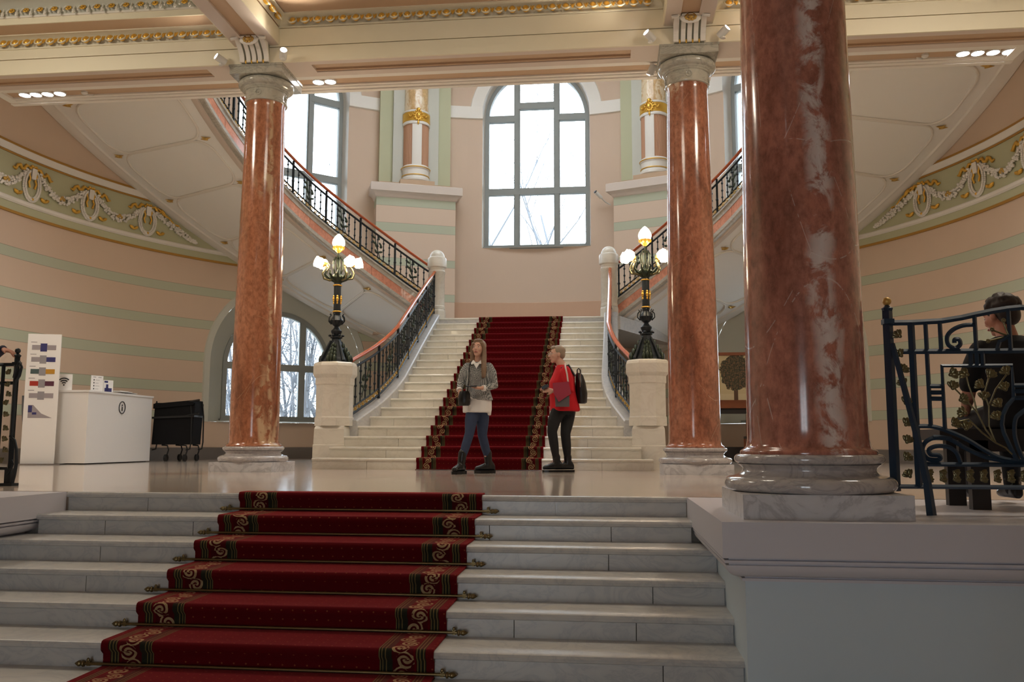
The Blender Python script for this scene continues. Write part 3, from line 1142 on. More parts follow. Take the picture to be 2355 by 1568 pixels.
# cross beams
for s_ in (-1, 1):
    x0, x1 = sorted((s_ * 2.73, s_ * 3.37))
    cb = part('cross_beam', M['tan'], ceil, (x0, x1, 4.4, 11.47, 6.09, 6.9))
    part('soffit_border', M['mauve'], cb, (x0, x0 + 0.20, 4.4, 11.47, 6.06, 6.09), (x1 - 0.20, x1, 4.4, 11.47, 6.06, 6.09))
    part('side_fascia', M['cream'], cb, (x0 - 0.012, x0, 4.4, 11.47, 6.062, 6.30), (x1, x1 + 0.012, 4.4, 11.47, 6.062, 6.30))

# egg pieces (shared meshes, facing -y)
m = MB()
m.ell((0, 0, 0), 0.048, 0.045, 0.060, 12, 8)
EGG = mesh_of(m, 'egg', M['gold'], True)
m = MB()
pts = [(0.062 * math.cos(a), -0.012, 0.02 - 0.085 * math.sin(a)) for a in frange(-0.35, PI + 0.35, 14)]
m.tube(pts, 0.013, 5)
SHELL = mesh_of(m, 'egg_shell', M['cream'], True)
m = MB()
for a in (-0.42, 0, 0.42):
    m.tube([(0, -0.01, -0.06), (0.03 * a, -0.02, -0.02), (0.085 * a, -0.014, 0.055)], [0.006, 0.012, 0.009], 5)
DART = mesh_of(m, 'dart', M['gold'], True)
m = MB()
for i in range(8):
    a = 2 * PI * i / 8
    m.ell((0.030 * math.cos(a), -0.008, 0.030 * math.sin(a)), 0.018, 0.014, 0.018, 6, 4)
m.ell((0, -0.02, 0), 0.016, 0.02, 0.016, 8, 5)
ROSE = mesh_of(m, 'rosette', M['gold'], True)
m = MB()
m.tube([(0.078 * math.cos(a), -0.006, 0.095 * math.sin(a)) for a in frange(-0.5, PI + 0.5, 14)], [0.012] * 15, 5)
m.ell((0.085, 0, -0.06), 0.02, 0.02, 0.05, 6, 4)
LEAF = mesh_of(m, 'leaf_tile', M['white'], True)


def egg_row(par, p0, p1, step=0.181, face=(0, -1)):
    p0, p1 = Vector(p0), Vector(p1)
    L = (p1 - p0).length
    n = max(1, int(L / step))
    ang = math.atan2(face[0], -face[1])
    rot = (math.radians(-34), 0, ang)
    for i in range(n):
        p = p0 + (p1 - p0) * ((i + 0.5) / n)
        inst('egg', EGG, p, par, rot)
        inst('egg_shell', SHELL, p, par, rot)
        if i:
            inst('dart', DART, p0 + (p1 - p0) * (i / n), par, rot)


def cove(par, name, mat, p0, p1, d, h, face):
    """quarter-round bed for the eggs from wall to soffit"""
    f = Vector((face[0], face[1], 0))
    m = MB()
    rows = []
    for p in (Vector(p0), Vector(p1)):
        rows.append([p] + [p + f * (d * (1 - math.cos(a))) + Vector((0, 0, h * math.sin(a))) for a in frange(0.1, PI / 2, 6)])
    m.grid(rows)
    return build(m, name, mat, par, smooth=True)


def bay(x0, x1, ze, detail):
    """one ceiling bay between beams, its far edge against the main beam; ze = foot of the egg course"""
    yb, h, d = 11.47, 0.13, 0.12
    bayp = part('coffer', M['tan'], ceil, (x0, x1, -5.0, 4.5, ze + h + 0.3, 7.0))
    em = cove(ceil, 'egg_moulding', M['cream'], (x0, yb, ze), (x1, yb, ze), d, h, (0, -1))
    part('fillet', M['cream'], em, (x0, x1, yb - 0.02, yb, ze - 0.02, ze))
    part('fillet', M['cream'], em, (x0, x1, yb - d - 0.03, yb - d + 0.02, ze + h, ze + h + 0.02))
    egg_row(em, (x0 + 0.13, yb - 0.055, ze + 0.06), (x1 - 0.13, yb - 0.055, ze + 0.06))
    zs = ze + h + 0.015
    ysof = yb - d - (0.30 if detail else 0.42)
    part('soffit_strip', M['tan'], bayp, (x0, x1, ysof, yb, zs, zs + 0.02))
    if detail:
        part('inner_fascia', M['cream'], bayp, (x0, x1, ysof - 0.02, ysof, zs, zs + 0.10))
        part('inner_fillet', M['white'], bayp, (x0, x1, ysof - 0.04, ysof - 0.02, zs + 0.09, zs + 0.115))
        rm = cove(ceil, 'rosette_moulding', M['pale_green'], (x0, ysof - 0.03, zs + 0.11), (x1, ysof - 0.03, zs + 0.11), 0.12, 0.2, (0, -1))
        n = int((x1 - x0) / 0.215)
        for i in range(n):
            x = x0 + (x1 - x0) * (i + 0.5) / n
            if -8.2 < x:
                inst('rosette', ROSE, (x, ysof - 0.075, zs + 0.17), rm, (math.radians(-30), 0, 0))
                inst('leaf_tile', LEAF, (x, ysof - 0.065, zs + 0.17), rm, (math.radians(-30), 0, 0))
        part('coffer_panel', M['green'], bayp, (x0, x1, -5, ysof - 0.1, zs + 0.33, zs + 0.36))
    else:
        part('inner_fillet', M['white'], bayp, (x0 + 0.5, x1 - 0.5, ysof - 0.03, ysof, zs - 0.015, zs + 0.02))
        for q in (x0 + 0.5, x1 - 0.5):
            part('inner_fillet', M['white'], bayp, (q - 0.015, q + 0.015, 5, ysof, zs - 0.015, zs + 0.02))
        part('coffer_panel', M['cream'], bayp, (x0, x1, -5, ysof - 0.0, zs + 0.05, zs + 0.08))
        for q, fx in ((x0, 1), (x1, -1)):
            part('soffit_strip', M['tan'], bayp, (*sorted((q, q + fx * 0.5)), 5, ysof, zs, zs + 0.02))
    return zs


bay(-9.2, -3.37, 6.20, True)
bay(-2.73, 2.73, 6.325, False)
bay(3.37, 9.2, 6.245, False)
# eggs along the cross-beam sides of the middle bay
for s_ in (-1, 1):
    em = cove(ceil, 'egg_moulding', M['cream'], (s_ * 2.718, 10.2, 6.325), (s_ * 2.718, 11.47, 6.325), 0.12, 0.13, (-s_, 0))
    egg_row(em, (s_ * 2.66, 10.3, 6.385), (s_ * 2.66, 11.35, 6.385), face=(-s_, 0))
mb = MB()
mb.box(-9.3, 9.3, -5.1, 11.5, 6.95, 7.05)
build(mb, 'ceiling_slab', M['cream'], ceil)


# ------------------------------------------------------------------ columns
def col_prof(lst):
    return lst


COLP = {}
m = MB()
m.box(-0.445, 0.445, -0.445, 0.445, 0, 0.133)
COLP['plinth'] = mesh_of(m, 'plinth', M['plinth_marble'])
m = MB()
pr = [(0.30, 0.133)]
pr += [(0.44 + 0.042 * math.cos(a), 0.175 + 0.042 * math.sin(a)) for a in frange(-PI / 2, PI / 2, 10)]
pr += [(0.425, 0.222), (0.405, 0.226)] + [(0.405 - 0.03 * math.sin(a), 0.226 + 0.062 * (a / PI)) for a in frange(0.2, PI, 7)]
pr += [(0.395, 0.292)] + [(0.395 + 0.027 * math.cos(a), 0.319 + 0.027 * math.sin(a)) for a in frange(-PI / 2, PI / 2, 8)] + [(0.30, 0.346)]
m.lathe(pr, n=64)
COLP['base'] = mesh_of(m, 'base', M['grey_marble'], 50)
m = MB()
ZT = 5.335
pr = [(0.385, 0.346), (0.388, 0.356), (0.382, 0.368), (0.362, 0.378), (0.350, 0.395), (0.343, 0.43)]
for t in frange(0, 1, 14):
    z = 0.5 + t * (ZT - 0.58)
    pr.append((0.342 - 0.068 * (t ** 1.35), z))
pr += [(0.278, ZT - 0.04), (0.285, ZT)]
m.lathe(pr, n=64)
COLP['shaft'] = m
m = MB()
pr = [(0.27, ZT - 0.01), (0.305, ZT), (0.31, ZT + 0.015), (0.298, ZT + 0.03), (0.298, ZT + 0.165), (0.318, ZT + 0.17), (0.324, ZT + 0.18), (0.318, ZT + 0.19), (0.330, ZT + 0.195), (0.335, ZT + 0.205),
      (0.345, ZT + 0.215)] + [(0.335 + 0.065 * math.sin(a), ZT + 0.275 - 0.06 * math.cos(a)) for a in frange(0.3, PI - 0.4, 8)] + [(0.33, ZT + 0.335)]
m.lathe(pr, n=56)
for a in range(4):
    an = a * PI / 2 - PI / 2
    c = Vector((0.30 * math.cos(an), 0.30 * math.sin(an), ZT + 0.095))
    t1 = Vector((-math.sin(an), math.cos(an), 0))
    m.tube([c + t1 * (0.04 * math.cos(b)) + Vector((0, 0, 0.04 * math.sin(b))) for b in frange(0, 2 * PI, 16)[:-1]], 0.007, 5, closed=True)
    m.ell(c, 0.014, 0.014, 0.014, 8, 5)
COLP['capital'] = mesh_of(m, 'capital', M['capital_marble'], 50)
m = MB()
m.box(-0.39, 0.39, -0.42, 0.40, ZT + 0.33, 5.77)
m.box(-0.40, 0.40, -0.43, 0.41, 5.77, 5.80)
COLP['abacus'] = mesh_of(m, 'abacus', M['capital_marble'])
SH_A = mesh_of(COLP['shaft'], 'shaft', M['red_marble'], 50)
SH_C = mesh_of(COLP['shaft'], 'shaft', M['red_marble_near'], 50)
SH_B = mesh_of(COLP['shaft'], 'shaft', M['red_marble_warm_lit'], 50)
for x, y, sh, lb, rz in ((-XC, 11.9, SH_B, 'tall polished red marble column beside the information desk', 0.6),
                         (XC, 11.9, SH_A, 'tall polished red marble column in front of the right lamp pedestal', 2.2),
                         (XC + 0.02, 5.33, SH_C, 'massive red marble column with white veins, nearest the camera', 0.0)):
    c = empty('marble_column', (x, y, 0), lb, 'column', 'red marble columns', kind='thing')
    for nm in ('plinth', 'base'):
        inst(nm, COLP[nm], (x, y, 0), c)
    inst('shaft', sh, (x, y, 0), c, (0, 0, rz))
    inst('capital', COLP['capital'], (x, y, 0), c)
    inst('abacus', COLP['abacus'], (x, y, 0), c)

# ------------------------------------------------------------------ fluted brackets above the far columns
BR = {}
m = MB()
prof = [(0.0, 0.0), (0.03, 0.0)] + [(0.03 + 0.25 * (t ** 2.2), 0.27 * t) for t in frange(0.1, 1, 9)] + [(0.0, 0.27)]
m.prism([(0, -d, z) for d, z in prof], (-0.20, 0, 0), (0.20, 0, 0))
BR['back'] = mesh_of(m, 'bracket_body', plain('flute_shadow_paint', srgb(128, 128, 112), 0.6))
m = MB()
rib = [(0.018, 0.0)] + [(0.052 + 0.25 * (t ** 2.2), 0.27 * t) for t in frange(0.02, 1, 9)] + [(0.1, 0.27)]
for i, (a, b) in enumerate(((-0.215, -0.145), (-0.115, -0.055), (-0.03, 0.03), (0.055, 0.115), (0.145, 0.215))):
    m.prism([(0, -d, z) for d, z in rib], (a, 0, 0), (b, 0, 0))
BR['ribs'] = mesh_of(m, 'bracket_ribs', M['white'])
m = MB()
m.tube([(-0.25, -0.29, 0.235), (-0.17, -0.29, 0.245)] + [(0.17 * -math.cos(a), -0.29, 0.25 + 0.10 * math.sin(a)) for a in frange(0.25, PI - 0.25, 12)] + [(0.17, -0.29, 0.245), (0.25, -0.29, 0.235)], 0.024, 6)
m.ell((0, -0.255, 0.24), 0.145, 0.03, 0.085, 16, 8)
BR['cap'] = mesh_of(m, 'bracket_cap', M['white'], True)
m = MB()
m.ell((0, -0.285, 0.235), 0.035, 0.02, 0.03, 10, 6)
for i in range(10):
    a = 2 * PI * i / 10
    m.ell((0.062 * math.cos(a), -0.28, 0.235 + 0.04 * math.sin(a)), 0.024, 0.014, 0.02, 6, 4)
BR['rose'] = mesh_of(m, 'gilt_rosette', M['gold_dull'], True)
m = MB()
for x in (-0.13, -0.043, 0.043, 0.13):
    m.ell((x, -0.035, 0.012), 0.014, 0.012, 0.03, 6, 5)
BR['tips'] = mesh_of(m, 'gilt_tips', M['gold'], True)
for x, y, z, rz, lb in ((-XC, 11.47, 5.80, 0, 'fluted white bracket with gold rosette above the column by the information desk'),
                        (XC, 11.47, 5.80, 0, 'fluted white bracket with gold rosette above the column by the right lamp'),
                        (-XC, 12.28, 5.66, PI, 'fluted bracket with gilded tips behind the capital by the information desk'),
                        (XC, 12.28, 5.66, PI, 'fluted bracket with gilded tips behind the capital by the right lamp')):
    e = empty('fluted_bracket', (x, y, z), lb, 'bracket', 'fluted ceiling brackets')
    for k, nm in (('back', 'bracket_body'), ('ribs', 'rib_front'), ('cap', 'arched_cap'), ('rose', 'gilt_rosette'), ('tips', 'gilt_tip')):
        inst(nm, BR[k], (x, y, z), e)
    e.rotation_euler = (0, 0, rz)

# ------------------------------------------------------------------ spotlights and downlights
m = MB()
m.lathe([(0.035, -0.08), (0.052, -0.075), (0.052, 0.075), (0.046, 0.08)], n=20, caps=False)
m.cap([(0.035 * math.cos(a), 0.035 * math.sin(a), -0.08) for a in frange(0, 2 * PI, 20)[:-1]], True)
SPB = mesh_of(m, 'spot_body', M['lamp_white'], 40)
m = MB()
m.lathe([(0.0, 0.066), (0.03, 0.070), (0.047, 0.066)], n=20, caps=False)
SPL = mesh_of(m, 'spot_lens', M['spot_on'], True)
m = MB()
m.tube([(0, 0, 0), (0, 0.0, -0.07)], 0.010, 6)
m.lathe([(0.03, -0.09), (0.03, -0.07)], n=10)
SPA = mesh_of(m, 'spot_arm', M['lamp_white'], 40)
SP = [((-3.53, 11.36, 5.83), (-0.72, -0.85, 0.40), 'small white spotlight aimed up to the left on the left column capital', 14),
      ((-2.585, 11.30, 5.84), (0.45, -1.0, 0.42), 'round bright spotlight facing the hall on the left column capital', 60),
      ((2.53, 11.36, 5.87), (-0.8, -0.65, 0.55), 'small spotlight aimed left on the capital by the right lamp', 60),
      ((3.50, 11.36, 5.88), (0.8, -0.7, 0.62), 'small spotlight aimed right on the capital by the right lamp', 60),
      ((2.60, 12.36, 5.83), (-0.45, 0.25, -0.9), 'small spotlight pointing down behind the capital by the right lamp', 25)]
for p, d, lb, en in SP:
    e = empty('spotlight', p, lb, 'spotlight', 'capital spotlights')
    d = Vector(d).normalized()
    q = d.to_track_quat('Z', 'Y').to_matrix().to_4x4()
    q.translation = Vector(p)
    inst('spot_body', SPB, p, e, M=q)
    inst('lens', SPL, p, e, M=q)
    inst('spot_arm', SPA, p, e)
    l = light('spot_glow', 'SPOT', Vector(p) + d * 0.09, en, (1.0, 0.90, 0.74), Vector(p) + d * 3, parent=e, spot_size=math.radians(115), spot_blend=0.7, shadow_soft_size=0.05)
m = MB()
m.lathe([(0.10, 0.0), (0.085, -0.02), (0.080, 0.03), (0.0, 0.035)], n=20, caps=False)
DLR = mesh_of(m, 'downlight_ring', M['lamp_white'], 40)
m = MB()
m.lathe([(0.0, -0.006), (0.05, -0.01), (0.078, 0.0), (0.078, 0.02)], n=20, caps=False)
DLL = mesh_of(m, 'downlight_lens', M['spot_on'], True)
for i, x in enumerate((-7.38, -7.19, -6.99, -6.78, -2.50, -2.31, 7.02, 7.22, 7.43, 7.64)):
    if i < 4:
        lb = ['first', 'second', 'third', 'fourth'][i] + ' from the wall of four round downlights above the left frieze'
    elif i < 6:
        lb = ['downlight half hidden behind the gilded bracket by the left column', 'round downlight beside the gilded bracket by the left column'][i - 4]
    else:
        lb = ['fourth', 'third', 'second', 'first'][i - 6] + ' from the wall of four round downlights above the right frieze'
    e = empty('downlight', (x, 12.55, 5.965), lb, 'downlight', 'gallery downlights')
    inst('ring', DLR, (x, 12.55, 5.965), e)
    inst('lens', DLL, (x, 12.55, 5.965), e)
    light('downlight_glow', 'SPOT', (x, 12.55, 5.94), 50, (1.0, 0.90, 0.78), (x, 12.75, 0), parent=e, spot_size=math.radians(120), spot_blend=0.8, shadow_soft_size=0.07)
for x, s_, lb in ((-6.36, 1, 'small white detector on the gallery soffit above the left frieze'), (6.5, -1, 'small white detector on the gallery soffit above the right frieze')):
    e = empty('ceiling_detector', (x, 12.55, 5.97), lb, 'detector', 'gallery detectors')
    m = MB()
    m.lathe([(0.05, 0.0), (0.05, -0.03), (0.03, -0.05), (0.0, -0.055)], (x, 12.55, 5.97), 16, caps=False)
    build(m, 'body', M['lamp_white'], e, smooth=40)
    m = MB()
    m.obox((x + s_ * 0.06, 12.60, 5.93), (0.05, 0.02, 0), (0, 0.012, 0), (0, 0, 0.012))
    build(m, 'bracket_arm', M['lamp_white'], e)

# ------------------------------------------------------------------ curved side flights
RI_F = 5.8
ZLOW = [(19, 3.02), (25.2, 3.42), (32.9, 3.92), (41.2, 4.42), (49.7, 4.88), (57.3, 5.36), (64, 5.83), (70.3, 6.28), (78, 6.83), (90, 7.68)]
ZWAL = [(19, 2.66), (26.6, 3.05), (33, 3.52), (39.1, 3.97), (45, 4.40), (51.3, 4.85), (60.7, 5.54), (71.4, 6.30), (81.8, 6.95), (90, 7.45)]


def smooth_tab(tab):
    xs = frange(tab[0][0], tab[-1][0], 60)
    ys = [interp(tab, x) for x in xs]
    for _ in range(40):
        ys = [ys[0]] + [(ys[i - 1] + 2 * ys[i] + ys[i + 1]) / 4 for i in range(1, 60)] + [ys[60]]
    return list(zip(xs, ys))


ZLOW, ZWAL = smooth_tab(ZLOW), smooth_tab(ZWAL)


def zl(th):
    return interp(ZLOW, abs(th))


def zw(th):
    return interp(ZWAL, abs(th))


def zsof(th, r):
    t = (r - RI_F) / (RW - RI_F)
    return lerp(zl(th), zw(th), t)


STAR = MB()
for i in range(8):
    a = PI / 4 * i
    r = 0.135 if i % 2 == 0 else 0.04
    STAR.v.append((r * math.cos(a), r * math.sin(a), 0.0))
STAR.v += [(0, 0, -0.04), (0, 0, 0.03)]
for i in range(8):
    STAR.f.append((i, (i + 1) % 8, 8))
    STAR.f.append(((i + 1) % 8, i, 9))
STARM = mesh_of(STAR, 'star_boss', M['gold_dull'])

T0, T1 = 20.5, 88.0
for s_, side in ((1, 'left'), (-1, 'right')):
    fl = empty('curved_flight', polar(s_ * 50, 7.4, 0), 'curved stair flight with red marble string rising to the %s along the round wall' % side, 'staircase', 'curved side flights', kind='thing')
    ths = [s_ * t for t in frange(T0, T1, 60)]
    # body: soffit, ramp top
    m = MB()
    rows = []
    for th in ths:
        rows.append([polar(th, r, zsof(th, r) + 0.012) for r in (5.92, 6.6, 7.4, 8.3, 9.2)] + [polar(th, 9.2, zl(th) + 0.36), polar(th, 5.92, zl(th) + 0.36)])
    m.grid(rows, closed_u=True)
    build(m, 'soffit', M['soffit'], fl, smooth=30)
    # marble string: lower moulding, red band, upper moulding
    m = MB()
    m.arc_sweep([(-0.16, 0.02), (-0.10, -0.015), (-0.02, -0.01), (0.0, 0.015), (0.0, 0.095), (-0.12, 0.10), (-0.12, 0.02)], ths, RI_F, zl)
    build(m, 'lower_string', M['string_marble'], fl, smooth=35)
    n = 9
    for i in range(n):
        a, b = lerp(T0, T1, i / n) + 0.03, lerp(T0, T1, (i + 1) / n) - 0.03
        m = MB()
        m.arc_sweep([(-0.010, 0.095), (-0.010, 0.30), (-0.12, 0.30), (-0.12, 0.095)], [s_ * t for t in frange(a, b, 8)], RI_F, zl)
        build(m, 'red_slab', M['red_marble_band'], fl, smooth=35)
    m = MB()
    m.arc_sweep([(0.0, 0.295), (0.0, 0.395), (0.03, 0.405), (0.03, 0.445), (-0.14, 0.445), (-0.14, 0.295)], ths, RI_F, zl)
    build(m, 'upper_string', M['string_marble'], fl, smooth=35)
    # wall-side cornice of the soffit
    m = MB()
    rows = []
    for th in ths:
        rows.append([polar(th, r, zsof(th, r) + dz) for r, dz in ((9.19, -0.03), (9.05, -0.04), (8.99, -0.02), (8.93, -0.025), (8.90, 0.02), (9.19, 0.02))])
    m.grid(rows, closed_u=True)
    build(m, 'wall_moulding', M['white'], fl, smooth=35)
    m = MB()
    rows = []
    for th in ths:
        rows.append([polar(th, r, zsof(th, r) + dz) for r, dz in ((5.94, 0.02), (5.95, -0.03), (6.04, -0.03), (6.08, -0.005), (6.09, 0.02))])
    m.grid(rows)
    build(m, 'string_moulding', M['mauve'], fl, smooth=35)
    # panels with rounded corners
    div = [22, 34.5, 44.5, 54.2, 63.8, 72.8, 82.0, 91.0]
    ra, rb = 6.32, 8.66
    for a, b in zip(div, div[1:]):
        if a > 84:
            continue
        pts = []
        da, dr = (b - a) / 2, (rb - ra) / 2
        ca, cr = (a + b) / 2, (ra + rb) / 2
        arc = math.radians(b - a) * 7.5
        k = 0.36
        hx, hy = arc / 2 - 0.012, dr
        ring = []
        for qx, qy, a0 in ((1, 1, 0), (-1, 1, PI / 2), (-1, -1, PI), (1, -1, 1.5 * PI)):
            for t in frange(a0, a0 + PI / 2, 5):
                # concave corners leave room for the star bosses
                cx, cy = qx * hx, qy * hy
                tt = a0 + PI / 2 - (t - a0)
                ring.append((cx - k * math.cos(tt + 0) * 1.0 if False else qx * (hx - k * (1 - abs(math.cos(t)))), qy * (hy - k * (1 - abs(math.sin(t))))))
        dens = []
        for i in range(len(ring)):
            p, q = ring[i], ring[(i + 1) % len(ring)]
            L = math.hypot(q[0] - p[0], q[1] - p[1])
            nn = max(1, int(L / 0.25))
            for j in range(nn):
                dens.append((lerp(p[0], q[0], j / nn), lerp(p[1], q[1], j / nn)))
        path = []
        for u, v in dens:
            th = ca + math.degrees(u / 7.5)
            r = cr + v
            th = min(th, 89)
            path.append(polar(s_ * th, r, zsof(th, r) - 0.004))
        m = MB()
        m.tube(path, 0.026, 6, closed=True)
        build(m, 'panel_moulding', M['white'], fl, smooth=True)
        for r in (ra, rb):
            if a > 22:
                p = polar(s_ * a, r, zsof(a, r) - 0.012)
                an = math.radians(s_ * a)
                inst('star_boss', STARM, p, fl, (0, 0, an))
        if b > 88:
            break


# ------------------------------------------------------------------ balustrades
def baluster_mesh(h):
    m = MB()
    m.tube([(0, 0, 0), (0, 0, h)], 0.0125, 5)
    for t in (0.22, 0.5, 0.80):
        m.ell((0, 0, h * t), 0.026, 0.026, 0.028, 6, 4)
    m.ell((0, 0, h * 0.5 + 0.03), 0.014, 0.014, 0.014, 6, 4)
    return mesh_of(m, 'baluster', M['iron'], True)


def post_mesh(h):
    m = MB()
    m.box(-0.021, 0.021, -0.021, 0.021, -0.05, h)
    m.ell((0, 0, h * 0.45), 0.034, 0.034, 0.04, 8, 5)
    m.ell((0, 0, h * 0.75), 0.026, 0.026, 0.03, 8, 5)
    m.box(-0.026, 0.026, -0.026, 0.026, -0.06, 0.0)
    m.box(-0.02, 0.02, -0.02, 0.02, h, h + 0.10)
    return mesh_of(m, 'newel_bar', M['iron'], 40)


def rose_mesh():
    """rose spray: stem, leaves, flower - in the xz plane, drawn from the foot at the origin"""
    m = MB()
    m.tube([(-0.15, 0, -0.20), (-0.06, 0.01, -0.10), (0.02, 0, -0.02), (0.08, -0.01, 0.09), (0.15, 0, 0.20)], [0.007, 0.009, 0.009, 0.008, 0.006], 5)
    for x, z, a in ((-0.09, -0.07, 0.6), (-0.01, -0.10, -0.7), (0.05, 0.02, 2.2), (-0.03, 0.05, 2.6), (0.10, 0.03, -0.4), (0.05, 0.14, 2.4), (0.14, 0.11, -0.2)):
        R = Matrix.Rotation(a, 3, 'Y')
        m.ell((x, 0, z), 0.045, 0.008, 0.020, 8, 4, R)
    for x, z in ((0.02, 0.0), (-0.06, 0.02)):
        m.ell((x, -0.01, z), 0.028, 0.02, 0.028, 8, 5)
    return mesh_of(m, 'rose_spray', M['iron_green'], True)


def scroll_mesh():
    m = MB()
    m.tube([(0.05 * math.cos(a) * (1 - a / 12), 0, 0.045 * math.sin(a) * (1 - a / 12)) for a in frange(0, 1.9 * PI, 14)], 0.010, 4)
    m.ell((0.0, 0, 0.0), 0.02, 0.012, 0.02, 6, 4)
    return mesh_of(m, 'gilt_scroll', M['gold_dull'], True)


ROSEM, SCRM = rose_mesh(), scroll_mesh()


def balustrade(root, path, hgt, span=0.92, nb=6, flip=False):
    """path: list of Vector at the string top; heights are measured straight up"""
    L = [0.0]
    for a, b in zip(path, path[1:]):
        L.append(L[-1] + (b - a).length)

    def at(s):
        s = max(0, min(L[-1], s))
        for i in range(len(L) - 1):
            if L[i] <= s <= L[i + 1]:
                t = (s - L[i]) / max(1e-9, L[i + 1] - L[i])
                return path[i].lerp(path[i + 1], t)
        return path[-1]

    def up(h):
        return [p + Vector((0, 0, h)) for p in path]
    # handrail with a rounded section
    m = MB()
    hp = up(hgt)
    m.tube(hp, 0.040, 10, flat=(0.8, 1.1))
    build(m, 'handrail', M['mahogany'], root, smooth=True)
    zt, z1, z0 = hgt - 0.14, 0.17, 0.06
    for nm, h, r in (('top_rail', zt, 0.019), ('lower_rail', z1, 0.014), ('bottom_rail', z0, 0.020)):
        m = MB()
        m.tube(up(h), r * 1.25, 4)
        build(m, nm, M['iron'], root)
    BMm, PMm = baluster_mesh(zt - z1), post_mesh(zt - z0)
    n = max(1, round(L[-1] / span))
    sp = L[-1] / n
    for i in range(n + 1):
        p = at(i * sp)
        if i < n or True:
            inst('rail_post', PMm, p + Vector((0, 0, z0)), root)
        if i == n:
            break
        for j in range(1, nb):
            q = at(i * sp + sp * j / nb)
            inst('baluster', BMm, q + Vector((0, 0, z1)), root)
        # rose spray in each panel
        c = at((i + 0.5) * sp)
        d = at((i + 0.6) * sp) - at((i + 0.4) * sp)
        sl = math.atan2(d.z, math.hypot(d.x, d.y))
        M4 = Matrix.Translation(c + Vector((0, 0, (zt + z1) / 2))) @ Matrix.Rotation(math.atan2(d.y, d.x), 4, 'Z') @ Matrix.Rotation(-sl * 0.8, 4, 'Y')
        M4 = M4 @ Matrix.Scale(1.3, 4)
        inst('rose_spray', ROSEM, None, root, M=M4)
        ns = 8
        for j in range(ns):
            c = at((i + (j + 0.5) / ns) * sp)
            M4 = Matrix.Translation(c + Vector((0, 0, (z1 + z0) / 2))) @ Matrix.Rotation(math.atan2(d.y, d.x), 4, 'Z') @ Matrix.Rotation(-sl, 4, 'Y')
            inst('gilt_scroll', SCRM, None, root, M=M4)
        m0 = at((i + 0.5) * sp)


